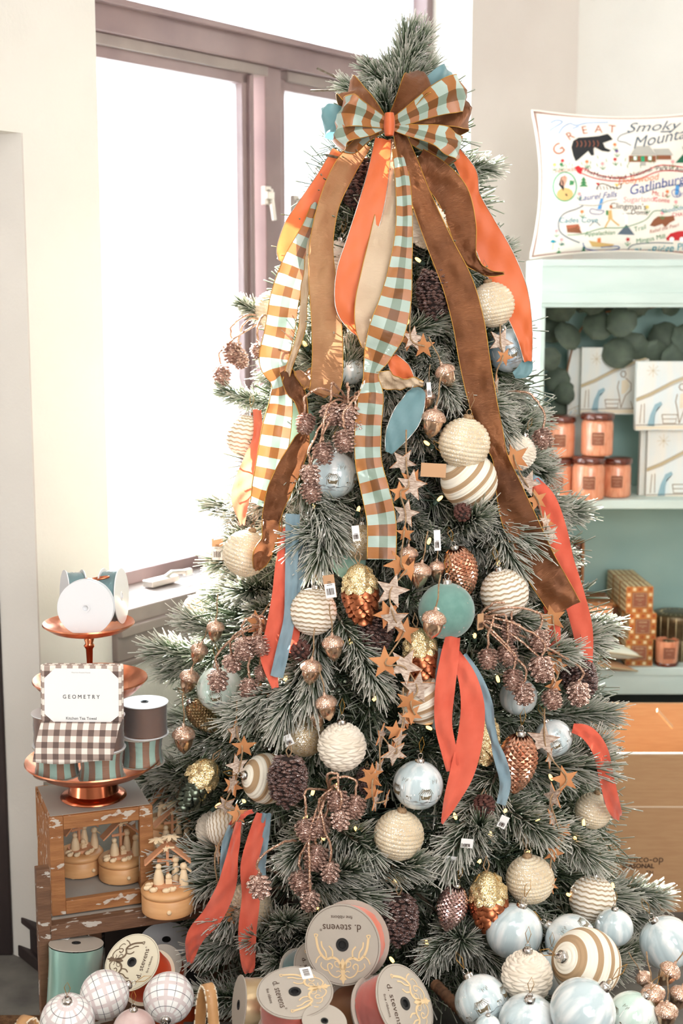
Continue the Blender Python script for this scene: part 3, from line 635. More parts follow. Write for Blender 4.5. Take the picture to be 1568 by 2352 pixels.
# kind,u,v,half-height px,tilt deg (clockwise in picture),tip toward camera deg,off,label
ORN=[
('rope',1066,1019,60,8,0,.05,'large glittered cream rope ball hanging right above the tan striped ball'),
('rope',1130,700,52,-12,0,.03,'glittered rope ball tucked under the orange streamer high on the right'),
('rope',565,1271,54,14,0,.02,'sunlit glittered rope ball beside the hanging price tag at left edge'),
('rope',916,1918,58,6,0,.035,'glittered cream rope ball right below the blue painted ball, centre'),
('rope',1217,2020,56,-8,0,.035,'glittered rope ball at lower right beside the hanging star string'),
('rope',1362,1862,42,10,0,.0,'rope ball half hidden behind needles near the cardboard box'),
('rope',570,2085,56,20,0,-.02,'rope ball showing behind the long coral tail at lower left'),
('rope',628,712,45,10,0,.0,'bleached rope ball behind the checked ribbon, upper left edge'),
('rope',455,1400,36,10,0,-.03,'small pale rope ball washed out by sun at the far left'),
('braid',785,1715,57,0,0,.035,'cream braided ball hanging alone in the middle, lower half'),
('braid',985,520,52,10,0,.02,'cream knitted ball high up behind the long brown streamers'),
('braid',1190,1040,42,20,0,.0,'braided cream ball behind the wooden star at right edge'),
('braid',775,600,48,10,0,-.01,'braided cream ball hidden behind the orange streamer near top'),
('braid',490,1905,42,15,0,-.03,'cream braided ball at lower left beside a zigzag knit ball'),
('zig',719,1405,55,6,10,.035,'zigzag knit ball under the kraft price tag, left of the copper pinecone'),
('zig',1158,1362,56,-14,0,.035,'zigzag knit ball beside the brown taffeta tail at right'),
('zig',1360,2065,54,10,12,.045,'zigzag knit ball hanging lowest at right, over the baskets'),
('zig',567,1002,50,8,0,.0,'tan zigzag knit ball left of the checked tail, against the window'),
('zig',515,1900,44,80,0,-.01,'zigzag knit ball touching the braided ball at lower left'),
('stripe',1077,1104,66,-42,-15,.02,'cream ball with broad tan stripes right below the large rope ball'),
('stripe',612,1788,58,-70,-30,.015,'tan striped ball mostly behind the brown glitter pinecone, lower left'),
('stripe',978,1605,60,-28,-10,.0,'tan striped ball behind the cluster of bark stars'),
('teal',1025,1403,65,0,0,.04,'plain teal flocked ball with an acorn in front'),
('sea',668,985,62,0,0,-.03,'seafoam ball half hidden behind the left checked tail'),
('sea',800,1290,40,0,0,-.05,'seafoam ball deep behind the plaid tail end'),
('mesh',830,1245,42,0,0,.0,'gold mesh ball behind the lower end of the central checked streamer'),
('mesh',700,1690,48,0,0,-.01,'gold mesh ball behind the acorns, left of the braided ball'),
('paint',960,1803,58,4,0,.04,'pale blue painted glass ball with snow scene, centre lower half'),
('paint',765,1090,56,5,0,.01,'silver white painted ball below the rose glitter cones, centre left'),
('paintg',505,1582,54,-6,0,.01,'pale green painted glass ball glowing in sun at far left'),
('paintb',1170,805,52,-20,0,.0,'slate blue painted glass ball inside the orange streamer loop at right'),
('paint',1270,1695,44,-25,0,.0,'white painted glass ball behind the bark star at right side'),
('plain',1190,1600,44,0,0,-.05,'blue glass ball deep behind glitter cones at right'),
('plain',805,850,34,0,0,-.03,'mint glass ball glimpsed deep beside the central plaid ribbon'),
('dia',1060,1310,56,-18,-10,.03,'copper faceted cone tilted above the teal ball'),
('dia',1188,1752,66,5,0,.03,'long copper faceted cone hanging right of the blue velvet tail'),
('diar',1037,2085,52,12,0,.04,'rose silver faceted cone beside the gilded pinecone at the bottom'),
('diag',465,1645,44,-40,0,.0,'silver gold faceted cone under the pale green painted ball'),
('gc',827,1356,66,-4,0,.05,'copper glass pinecone with gold glitter top, left of bark stars'),
('gc',966,1500,64,-10,0,.02,'copper and gold glass pinecone below the teal ball'),
('gd',458,1795,62,32,0,.03,'dark glass pinecone with gold glitter side at lower left edge'),
('gc',1122,2065,70,-5,0,.05,'copper glass pinecone with gold glitter top at bottom right'),
('gg',1112,1690,56,0,0,-.01,'gold glass pinecone half hidden between the velvet tails'),
('pine',999,676,62,0,0,.03,'brown glittered pinecone high up, left of the brown streamer'),
('pine',660,1795,64,3,0,.075,'big brown glitter pinecone in front of the tan striped ball'),
('pine',862,1450,58,10,0,.0,'dark glitter pinecone right below the copper glass pinecone'),
('pine',915,2112,64,0,0,.03,'brown glittered pinecone beside the big ribbon spool'),
('pine',828,425,66,5,0,.0,'dark pinecone behind the streamers just below the bow'),
('pine',1330,1558,58,-15,0,.0,'frosty brown pinecone at the right edge beside the shelf'),
('pine',842,1795,34,0,0,-.05,'small dark pinecone deep under the bark stars'),
('nat',1062,1178,24,5,60,.05,'small red brown natural pinecone under the tan striped ball'),
('nat',690,1495,28,20,70,.03,'small dark natural pinecone beside the coral velvet tail'),
('nat',1112,1853,30,5,60,.05,'small red brown natural pinecone at the centre right, lower part'),
('nat',968,2212,22,0,40,.0,'small natural pinecone low beside the star shaped needle tuft'),
('acorn',1024,860,32,-25,0,.05,'silver acorn hanging highest, right of the pale crumpled ribbon'),
('acorn',994,968,38,10,0,.06,'silver acorn just left of the large rope ball'),
('acorn',980,915,26,5,0,.03,'acorn cap peeping over the silver acorn by the rope ball'),
('acorn',995,1430,38,8,0,.12,'silver acorn in front of the teal ball'),
('acorn',964,1318,34,10,0,.055,'silver acorn behind the orange star, above the teal ball'),
('acorn',938,1278,30,0,0,.03,'rose acorn under the end of the plaid tail'),
('acorn',1003,1308,26,0,0,.03,'rose gold acorn cap between silver acorn and faceted cone'),
('acorn',765,1485,34,-5,0,.06,'silver acorn right under the zigzag knit ball'),
('acorn',714,1540,34,5,0,.06,'silver acorn below the small dark natural pinecone'),
('acorn',750,1622,34,-10,0,.06,'silver acorn low over the gold mesh ball'),
('acorn',728,1650,26,-10,0,.03,'champagne acorn behind the low silver acorn'),
('acorn',494,1447,28,5,0,.02,'sun bleached acorn at upper left edge below the window'),
('acorn',456,1498,28,20,0,.02,'sun bleached acorn above the leftmost hanging acorns'),
('acorn',434,1562,32,15,0,.03,'champagne acorn left of the pale green painted ball'),
('acorn',422,1695,36,0,0,.05,'leftmost silver acorn beside the tiered tray'),
]
ORNPOS=[]
for kd,u,v,hp,tl,tip,off,lab in ORN:
    p=S(u,v,off); key,fn,nm=K[kd]; r=px(p,hp); s=r/BASE[kd]
    R=(Matrix.Rotation(math.radians(tl),3,'Y')@Matrix.Rotation(math.radians(-tip),3,'X')@Matrix.Rotation(uni(-.3,.3),3,'Z'))
    cat={'dia':'ornament','pine':'pinecone','nat':'pinecone','acorn':'acorn'}.get(kd,'ornament')
    put(key,fn,nm,lab,cat,p,R,s); ORNPOS.append((p,r))
# glitter cone sprays : thing > stem, cone
smallcone=lambda:scale_cone(7,.042,.0175,.011,.011,'rose_glitter','rose_glitter',tilt=.7,jit=.3)()[:2]
def cone_spray(lab,root,cones,off=.05):
    rp=S(*root,off-.03); t=thing('glitter_cone_spray',lab,'pinecone spray',rp); b=B()
    for (u,v,hp) in cones:
        p=S(u,v,off+uni(0,.03)); r=px(p,hp)/.021; top=p+V((0,0,.021*r)); md=(rp+top)/2+V((uni(-.02,.02),-.02,.035)); pts=cr([tuple(rp),tuple(md),tuple(top+V((0,-.003,.03))),tuple(top)],6)
        b.tube([V(q)-rp+V((uni(-1,1),uni(-1,1),uni(-1,1)))*.0014 for q in pts],.0024,5)
        R=Matrix.Rotation(uni(-.35,.35),3,'Y')@Matrix.Rotation(uni(-.4,.4),3,'X')
        parts=proto('smallcone',smallcone); c=ob('cone',parts[1][1],t,TRS(p-rp,R,r)); ob('cone_core',parts[0][1],c); ORNPOS.append((p,px(p,hp)*.8))
    ob('stem',b.mesh('stem','stem_glitter',2),t)
cone_spray('rose glitter cone spray fanning right below the zigzag knit ball',(1095,1420),[(1120,1512,24),(1165,1503,26),(1178,1560,25),(1202,1592,26),(1243,1535,30),(1238,1470,26),(1267,1605,24),(1328,1592,28),(1172,1448,24)])
cone_spray('rose glitter cone cluster beside the central checked streamer',(800,920),[(702,972,24),(760,950,26),(800,955,28),(742,1040,26),(790,1012,27),(712,1088,24),(714,1128,26),(815,985,22)],.07)
cone_spray('copper glitter cone spray reaching over the window at left',(625,740),[(508,862,24),(533,808,26),(550,824,22),(592,805,18)],.03)
cone_spray('dark rose glitter cone spray hanging low in the middle',(755,1815),[(775,1838,26),(815,1852,27),(735,1895,26),(782,1882,24),(702,1905,26),(725,1968,30),(758,2002,24),(690,2025,28),(712,2068,24)],.06)
cone_spray('single rose glitter cone on a long stem before coral tail',(680,1930),[(595,2035,28)],.10)
cone_spray('coppery cone spray lit by sun above the green painted ball',(610,1440),[(500,1562,25),(532,1522,22),(572,1580,24),(560,1488,27),(598,1482,24),(600,1545,18)],.05)
cone_spray('frosted glitter cone dangling at right edge before the shelf',(1160,900),[(1246,1006,24)],.02)
# star garlands : thing > string, star
SB=proto('star',starmesh); 
def garland(lab,stars,off=.07,name='star_garland'):
    p0=S(stars[0][0],stars[0][1],off); t=thing(name,lab,'star garland',p0); b=B(); pts=[]
    for (u,v,r,f) in stars:
        p=S(u,v,off+uni(-.015,.02)); pts.append(p+V((uni(-.006,.006),-.004,0))); s=px(p,r)/.034
        yaw={0:uni(-.45,.45),1:PI+uni(-.45,.45),2:uni(.9,1.3)*random.choice((-1,1))}[f]
        R=Matrix.Rotation(yaw,3,'Z')@Matrix.Rotation(uni(-.35,.35),3,'X')@Matrix.Rotation(uni(-.6,.6),3,'Y')
        ob('star',SB,t,TRS(p-p0,R,s))
        if rnd()<.3: ob('star',SB,t,TRS(p-p0+V((uni(-.012,.012),.012,uni(-.015,.015))),Matrix.Rotation(PI+uni(-.6,.6),3,'Z')@Matrix.Rotation(uni(-1,1),3,'Y'),s*.9))
    pts=[pts[0]+V((0,.01,.06))]+pts; cc=cr([tuple(q) for q in pts],5); b.tube([V(q)-p0 for q in cc],.0016,5); ob('string',b.mesh('string','string_twine',2),t)
garland('bark star garland hanging beside the central checked streamer',[(925,1062,34,0),(945,1115,38,0),(918,1130,26,1),(932,1180,34,0),(930,1225,22,1),(915,1295,36,1),(940,1310,26,1),(900,1357,42,0),(905,1422,40,0),(930,1450,34,1),(884,1522,40,1),(930,1530,44,0),(957,1580,44,0),(938,1612,32,1),(946,1640,26,1)])
garland('bark star garland trailing down left of the painted ball',[(925,1655,24,2),(915,1700,30,2),(905,1730,34,0),(875,1690,30,2),(868,1768,30,2),(850,1790,30,1),(862,1840,28,2),(888,1835,22,2)])
garland('bark star garland on the right over brown taffeta tail',[(1150,785,34,0),(1158,820,22,1),(1140,880,22,2),(1182,1052,38,1),(1212,1110,32,0),(1232,1148,28,1),(1252,1200,28,2),(1262,1225,26,0),(1262,1270,24,1),(1268,1420,34,1),(1278,1530,30,1),(1272,1575,24,1)],.04)
garland('bark star garland low on the right side branches',[(1247,1700,40,0),(1262,1740,26,2),(1297,1790,34,1),(1270,1830,34,2),(1268,1880,30,2),(1285,1930,28,2),(1272,1960,26,1),(1262,2030,24,2)],.04)
garland('bark star garland winding down the left side',[(540,1680,30,2),(560,1715,30,1),(545,1760,30,0),(535,1800,30,2),(520,1850,28,0),(545,1870,26,1),(500,1960,24,2),(515,2100,34,1)],.06)
garland('bark star pair dangling left of the velvet tails',[(645,1225,30,1),(660,1265,34,0),(668,1300,22,1),(590,1430,32,1),(592,1470,30,0),(592,1595,34,1)],.03)
garland('bark star pair high up beside the pale crumpled ribbon',[(948,778,30,0),(972,795,30,1)],.05)
garland('bark star pair hanging low behind the ribbons at centre',[(900,2010,20,1),(880,1990,22,2)],.0)
# string lights : one thing > wire, bulbs
LB=[(960,597),(980,1018),(926,1055),(1010,1145),(823,1170),(720,1163),(1160,1240),(985,1243),(1145,1295),(805,1475),(1197,1425),(655,1560),(1143,1560),(1215,1725),(985,1672),(860,1605),(1265,1786),(700,1880),(742,1925),(818,1905),(908,2022),(690,1920),(728,2085),(900,2205),(1340,1890),(1320,1925),(1235,1882),(1160,1862),(1045,1875),(1125,1918),(1100,1980),(1040,1950),(1305,2055),(1407,2035),(980,2165),(906,1735),(772,1805),(718,1820),(945,475),(880,400),(1090,1460),(1010,1555),(840,2140),(560,1840),(500,1850),(1210,1960),(935,740),(700,790),(845,880)]
st=thing('string_lights','warm white string lights on green wire wound through the tree','lights',S(905,1200)); bm_=B(); bm_.sphere((0,0,0),.0034,8,8,(1,1,2.2)); bme=bm_.mesh('bulb','bulb',2); wr=B(); o0=st.location.copy(); bb_=B(); bb_.lathe([(.0045,-.006),(.0045,.004),(0,.004)],8); bse=bb_.mesh('socket','bulb_wire',2)
LBs=sorted(LB,key=lambda q:q[1]); prev=None
for (u,v) in LBs:
    p=S(u,v,.018); R=Euler((uni(-1,1),uni(-1,1),0)); o=ob('bulb',bme,st,TRS(p-o0,R)); ob('socket',bse,o,TRS((0,0,-.01)))
    q=p+V((0,.03,-.01)); 
    if prev is not None: wr.tube([prev-o0,(prev+q)/2+V((uni(-.02,.02),.03,uni(-.02,.02)))-o0,q-o0],.0012,4)
    prev=q
ob('wire',wr.mesh('wire','bulb_wire',2),st)
# ---------------------------------------------------------------- ribbons
def rib(par,name,nodes_,m,cord='gold_thread',step=7,label=None,wav=None,bydepth=False,curl=None,wscale=1.0,ends=True):
    """nodes_: (u,v,width px,off m,twist deg)"""
    w3=[]; o0=par.location.copy(); tf='taffeta' in m; wav=wav or (.006 if tf else .005 if 'velvet' in m else .003); curl=curl or (.17 if tf else .16 if 'velvet' in m else .10)
    for (u,v,wd,off,tw) in nodes_:
        p=S(u,v,off) if not bydepth else P(u,v,off); w3.append((p.x,p.y,p.z,px(p,wd)*wscale,math.radians(tw)))
    c=cr(w3,step); b=B(); n=len(c); NX=8; L=0; e1=[];e2=[]; prev=None; sds=[]
    for k,q in enumerate(c):
        p=V(q[:3]); a=V(c[max(0,k-1)][:3]); d=V(c[min(n-1,k+1)][:3]); T=(d-a).normalized(); vd=(p-EYE).normalized()
        sd=T.cross(vd); 
        if sd.length<.05: sd=prev or V((1,0,0))
        sd.normalize()
        if prev is not None and sd.dot(prev)<0 and k>0: sd=-sd
        prev=sd.copy(); sds.append((p,T,sd,q[3],q[4]))
    for k,(p,T,sd,wd,tw) in enumerate(sds):
        if k: L+=(p-sds[k-1][0]).length
        s2=(Matrix.Rotation(tw,3,T)@sd); nn=s2.cross(T).normalized(); 
        ORNPOS.append((p+(p-EYE).normalized()*.01,wd*.42))
        for i in range(NX+1):
            t=i/NX-.5; off=nn*(curl*wd*(.25-t*t)*2*sin(k*.31+1)+wav*(sin(k*.9+i*1.1)*.4+sin(k*.37-i*.8)*.6))
            x=p+s2*wd*t+off-o0; b.pt(x,(i/NX,L))
            if i==0: e1.append(x)
            if i==NX: e2.append(x)
    for k in range(n-1):
        for i in range(NX): a=k*(NX+1)+i; b.fc(a,a+NX+1,a+NX+2,a+1)
    o=ob(name,b.mesh(name,m,2),par,label=label)
    if cord:
        for e in (e1,e2): c_=B(); c_.tube(e,.0009,4); ob('wired_edge',c_.mesh('wired_edge',cord,2),o)
    return o
KP=S(893,288,.075); bow=thing('ribbon_bow','huge wired ribbon bow at the tree top with long trailing tails','ribbon bow',KP)
KY=KP.y
def loop(name,du,dv,W,m,label,amp=.035,twist=0,yo=0,cord='gold_thread',dep_=.0):
    e=V((1,0,0))*px(KP,du)+UP*px(KP,-dv); Lg=e.length; e.normalize(); d=-FWD; wv=e.cross(d).normalized(); wv=(Matrix.Rotation(math.radians(twist),3,e)@wv); dd=(Matrix.Rotation(math.radians(twist),3,e)@d)
    Wm=px(KP,W); b=B(); n=40; NX=5; e1=[];e2=[];LL=0;pp=None
    for k in range(n+1):
        s=k/n; x=Lg*(sin(PI*s)**.8); dz=amp*1.25*sin(2*PI*s)+.014*sin(PI*s); wd=Wm*(.26+.80*min(1,sin(PI*s)**.8*1.2)); p=e*x+d*(dz+dep_)+V((0,yo,0))
        if pp is not None: LL+=(p-pp).length
        pp=p.copy()
        for i in range(NX+1):
            t=i/NX-.5; q=p+wv*wd*t+(dd*.8+e*.6)*(.0045*sin(t*7+k*.5+du)*(.4+sin(PI*s)))+e*(.006*cos(t*5+dv))*sin(PI*s); b.pt(q,(i/NX,LL))
            if i==0: e1.append(q)
            if i==NX: e2.append(q)
    for k in range(n):
        for i in range(NX): a=k*(NX+1)+i; b.fc(a,a+NX+1,a+NX+2,a+1)
    o=ob(name,b.mesh(name,m,2),bow,label=label)
    if cord:
        for ee in (e1,e2): c_=B(); c_.tube(ee,.0009,4); ob('wired_edge',c_.mesh('wired_edge',cord,2),o)
loop('bow_loop',-98,-78,72,'taffeta_brown','brown taffeta loop upper left',.03,32,.015)
loop('bow_loop',82,-100,88,'taffeta_brown','large brown taffeta loop upper right',.035,-30,.01)
loop('bow_loop',-152,-8,62,'satin_teal','teal satin loop poking out left',.025,0,.03,None)
loop('bow_loop',-112,-18,68,'plaid_ribbon','checked loop upper left',.035,-24,-.015)
loop('bow_loop',-120,38,66,'plaid_ribbon','checked loop lower left',.035,30,.0)
loop('bow_loop',168,-62,78,'plaid_ribbon','checked loop upper right',.035,26,-.012)
loop('bow_loop',182,-25,70,'taffeta_brown','brown loop far right',.03,0,.02)
loop('bow_loop',158,62,68,'plaid_ribbon','checked loop lower right',.035,-28,-.01)
loop('bow_loop',142,-112,52,'satin_orange','coral loop with teal lining at upper right',.03,20,.03,None)
b=B(); b.grid(lambda a,c:V((.0085*(1+.3*sin(c*PI))*cos(a*2*PI)*1.0,.013*sin(a*2*PI),(c-.5)*.042))+V((0,-.02,.0)),20,8,cu=True); ob('knot',b.mesh('knot','satin_orange_plain',2),bow,label='orange velvet knot')
O=.07
def tail(nm,nd,m,label=None,cord='gold_thread',**k): return rib(bow,nm,[(q[0],q[1],q[2],q[3] if len(q)>3 else O,q[4] if len(q)>4 else 0) for q in nd],m,cord,label=label,**k)
tail('streamer',[(880,318,38,.075),(868,400,50,.08),(850,480,60,.08),(825,560,62,.08),(805,630,66,.075),(803,700,66,.07),(815,745,40,.055),(828,768,14,.04)],'satin_orange_plain','orange satin streamer down the middle',cord='silver_cap')
tail('streamer',[(903,320,22,.06),(895,420,36,.06,10),(882,520,54,.068),(868,620,74,.08),(855,700,80,.075),(845,760,58,.06),(838,800,14,.05)],'taffeta_champagne','champagne streamer beside the orange one')
tail('streamer',[(912,340,24,.085),(925,420,34,.09),(928,520,38,.09),(920,610,52,.09),(908,690,72,.09),(888,760,82,.085),(866,815,62,.07),(852,860,36,.06,20),(852,910,56,.07),(845,985,60,.08),(846,1060,60,.08),(862,1130,64,.08),(876,1200,66,.08),(876,1285,66,.075)],'plaid_ribbon','longest brown and mint checked streamer')
tail('streamer',[(915,300,26,.085),(935,365,42,.09),(965,450,48,.09),(1010,560,60,.09),(1050,650,70,.085),(1075,740,72,.085),(1090,830,70,.08),(1108,920,64,.08),(1130,1000,52,.07),(1148,1050,36,.06),(1165,1110,56,.06),(1190,1190,78,.06),(1235,1290,80,.06),(1270,1350,78,.06),(1300,1400,72,.055)],'taffeta_brown','longest brown taffeta streamer sweeping right')
tail('streamer',[(955,365,55,.07),(1000,400,68,.08),(1040,450,74,.08),(1062,520,62,.075),(1072,575,44,.07),(1095,612,26,.075,30),(1125,628,14,.09),(1157,628,5,.10)],'taffeta_brown','short brown taffeta streamer curling right')
tail('streamer',[(1045,350,28,.05),(1075,400,40,.06),(1082,450,40,.06),(1108,520,62,.06),(1140,590,76,.06),(1172,660,72,.06),(1192,720,56,.06),(1206,780,34,.06),(1212,830,18,.06)],'satin_orange','orange streamer sweeping down the right',cord='silver_cap')
tail('streamer',[(1214,815,10,.055,180),(1205,848,34,.05,180),(1180,862,16,.03,180)],'satin_orange','teal underside turning up at right',cord=None)
tail('streamer',[(775,345,26,.05),(750,400,36,.055),(715,470,56,.06),(682,530,66,.06),(655,580,44,.05),(645,600,12,.05)],'satin_orange_plain','coral streamer against the window at left',cord='silver_cap')
tail('streamer',[(835,325,40,.06),(790,390,52,.07),(755,470,48,.07),(738,560,54,.07),(740,640,62,.07),(748,720,68,.07),(752,800,70,.065),(750,870,72,.055),(742,905,66,.05)],'taffeta_copper','copper brown streamer lit from behind')
tail('streamer',[(795,350,16,.035),(765,430,22,.04,30),(728,520,26,.045,30),(706,600,24,.05,40),(700,680,20,.05,30),(692,760,16,.05),(665,840,14,.05),(655,880,14,.045)],'taffeta_champagne','thin pale streamer left of the copper one')
tail('streamer',[(735,440,18,.05),(715,520,40,.055),(680,600,58,.06),(655,680,66,.06),(642,760,68,.06),(628,830,66,.055),(640,875,40,.05,20),(645,920,52,.055),(635,985,66,.06),(622,1060,66,.06),(608,1120,60,.055),(594,1160,40,.05)],'plaid_ribbon','checked streamer hanging left against the window')
tail('streamer',[(655,850,30,.05),(675,890,42,.05),(692,925,28,.045),(700,980,18,.045,20),(690,1020,40,.05),(665,1075,54,.055),(640,1130,54,.055),(625,1180,44,.055),(617,1235,40,.055,30),(600,1280,40,.05),(588,1310,12,.045)],'taffeta_brown','brown streamer twisting low at left')
tail('streamer',[(690,850,36,.03,-60),(715,865,62,.04,0),(730,890,60,.045),(725,905,40,.045)],'taffeta_copper','folded copper end at left')
tail('streamer',[(898,820,26,.06),(920,850,44,.065),(945,880,30,.06,50),(955,905,44,.06,180),(935,955,66,.065,180),(910,1000,52,.06,180),(893,1040,18,.05,180)],'satin_orange','orange streamer end flipped to its teal back',cord='silver_cap')
tail('streamer',[(862,870,30,.06),(895,875,46,.06,25),(925,878,34,.07,50),(955,880,22,.08,30),(972,882,10,.085)],'taffeta_champagne','crumpled pale ribbon end pointing right')
def vel(label,pieces):
    u,v=pieces[0][1][0][:2]; t=thing('velvet_ribbon',label,'ribbon',S(u,v,.04))
    for nm,nd,m,lab in pieces: rib(t,nm,[(q[0],q[1],q[2],q[3] if len(q)>3 else .065,q[4] if len(q)>4 else 0) for q in nd],m,None,label=lab)
vel('coral and blue velvet ribbon pair hanging left of the zigzag ball',[('coral_tail',[(660,1215,20),(648,1290,30),(645,1370,42),(632,1450,46),(618,1510,40),(632,1580,16)],'velvet_coral','coral velvet tail'),
 ('blue_tail',[(672,1180,34),(670,1260,30),(668,1340,28),(664,1420,26),(650,1490,30),(635,1555,30)],'velvet_blue','dusty blue tail'),('blue_tail',[(698,1230,24,.04),(690,1300,30,.045),(675,1370,20,.05)],'velvet_blue','second blue tail'),('coral_tail',[(672,1380,16,.04),(672,1450,34,.04),(668,1500,12,.04)],'velvet_coral','short coral tail behind')])
vel('coral and blue velvet ribbons hanging from below the teal ball',[('coral_tail',[(1040,1462,34),(1032,1510,42,.07),(1022,1580,46,.07),(1018,1660,40,.07),(1032,1730,36,.07),(1040,1770,30,.07)],'velvet_coral','left coral tail'),
 ('coral_tail',[(1045,1500,24,.06),(1072,1555,42,.07),(1085,1620,54,.075),(1080,1690,58,.08),(1062,1770,56,.08),(1035,1840,34,.08),(1015,1892,6,.08)],'velvet_coral','broad right coral tail'),
 ('blue_tail',[(1015,1490,18,.045),(1005,1560,16,.045,30),(1008,1640,22,.045),(998,1675,14,.04)],'velvet_blue','slim blue tail at left'),
 ('blue_tail',[(1062,1505,20,.05),(1092,1555,28,.06),(1118,1620,28,.065),(1130,1690,20,.065,30),(1150,1750,28,.07),(1160,1800,26,.07),(1150,1848,22,.07)],'velvet_blue','wavy blue tail at right')])
vel('long coral velvet ribbon down the right edge toward the shelf',[('coral_tail',[(1225,1105,26,.03),(1255,1150,44,.035),(1278,1220,48,.035),(1295,1290,46,.035),(1318,1370,50,.03),(1338,1450,46,.03),(1345,1530,30,.02)],'velvet_coral','long coral tail'),('coral_tail',[(1262,1390,30,.03),(1272,1450,30,.03),(1270,1500,26,.03)],'velvet_coral','red coral tail under the brown end'),('blue_tail',[(1215,1098,20,.02),(1235,1110,26,.03),(1255,1140,20,.02)],'velvet_blue','blue edge at the top')])
vel('coral velvet ribbon curving out over the cardboard box',[('coral_tail',[(1315,1672,22,.05),(1350,1685,34,.07),(1378,1725,36,.08),(1393,1790,34,.08),(1408,1850,32,.07),(1420,1880,18,.06)],'velvet_coral','coral tail'),('blue_tail',[(1360,1710,26,.05),(1380,1760,22,.05),(1392,1810,24,.06),(1398,1850,18,.05)],'velvet_blue','blue tail behind')])
vel('coral and blue velvet ribbons hanging at lower left by spools',[('coral_tail',[(600,1868,22),(588,1920,36),(572,1990,40),(576,2060,42),(568,2140,42),(570,2215,32,.07),(574,2235,20,.07)],'velvet_coral','straight coral tail'),
 ('blue_tail',[(612,1868,22,.06),(602,1920,32,.055),(596,1980,30,.05),(598,2020,26,.05)],'velvet_blue','blue tail'),('coral_tail',[(548,1888,14,.07),(536,1950,26,.07,20),(522,2030,42,.075),(490,2100,48,.08),(452,2145,42,.09),(440,2180,30,.09),(437,2212,14,.09)],'velvet_coral','coral tail swinging out left'),
 ('blue_tail',[(530,1895,10,.06),(520,1940,22,.06),(515,1990,20,.06),(508,2040,8,.06)],'velvet_blue','slim blue tail'),('coral_tail',[(580,1862,12,.05,40),(550,1875,16,.05,40),(530,1900,14,.05)],'velvet_coral','coral crossing strip')])
vel('sunlit coral ribbon at the left edge beside the window',[('coral_tail',[(590,940,20,.0),(592,1000,22,.0),(578,1060,40,.02),(560,1110,46,.02),(552,1150,42,.02),(557,1205,10,.02)],'velvet_coral_sunlit',None)])
# price tags : thing > barcode, string
def ptag(u,v,w_,h_,lab,m='kraft',split=True,tilt=0,off=.09,yaw=0,blank=False):
    p=S(u,v,off); W=px(p,w_);H=px(p,h_); R=Matrix.Rotation(math.radians(yaw),3,'Z')@Matrix.Rotation(math.radians(tilt),3,'Y'); t=thing('price_tag',lab,'price tag',TRS(p,R))
    b=B(); b.box((0,0,0),(W,.0008,H)); ob('card',b.mesh('card',m,False),t)
    if split: b=B(); b.box((0,-.0008,-H*.18),(W*.94,.0006,H*.62)); ob('sticker',b.mesh('sticker','paper_white',False),t)
    if not blank:
        b=B(); random.seed(2); x=-W*.3
        while x<W*.3: q=uni(.0004,.001); b.box((x,-.0014,-H*.22),(q,.0004,H*.28)); x+=q*2
        for k in range(3): b.box((0,-.0014,H*(.05+.07*k)*(1 if split else -1)+H*.02),(W*(.5-.1*k),.0004,H*.02))
        ob('barcode',b.mesh('barcode','print_dark',False),t,kind='stuff')
    b=B(); b.tube([(0,0,H*.42),(.004,0,H*.42+.02),(0,.005,H*.42+.035)],.0005,4); ob('string',b.mesh('string','hub_black',2),t)
ptag(499,1262,26,50,'kraft price tag with barcode hanging alone against the window','kraft',off=.0)
ptag(757,1347,26,54,'kraft price tag in front of the zigzag knit ball','kraft',tilt=-8,off=.11)
ptag(817,1225,17,36,'small white tag on the gold mesh ball beside the plaid tail','paper_white',False,tilt=-6,off=.07)
ptag(1004,1241,15,48,'narrow white tag hanging above the copper faceted cone','paper_white',False,tilt=-3)
ptag(995,1080,58,32,'blank kraft card beside the large rope ball','kraft',False,blank=True,tilt=3)
ptag(1103,1428,20,38,'small kraft tag at the stem of the right cone spray','kraft',False,yaw=40,off=.05)
ptag(1155,1888,20,30,'white tag in needles right of the natural pinecone','paper_white',False,tilt=25,off=.05)
ptag(1072,1937,28,22,'white tag on the needle tuft below the natural pinecone','paper_white',False,tilt=5,off=.06)
ptag(1035,1975,28,18,'lowest white tag in the needles left of lower rope ball','paper_white',False,tilt=8,off=.05)
ptag(1322,1512,30,34,'white tag at the right edge above frosty pinecone','paper_white',False,tilt=10,off=.03)
ptag(662,1700,20,26,'white tag peeking from needles beside gold mesh ball','paper_white',False,tilt=-25,off=.05)
ptag(985,895,10,34,'narrow clear tag above the large rope ball','paper_white',False,tilt=-5,off=.06)
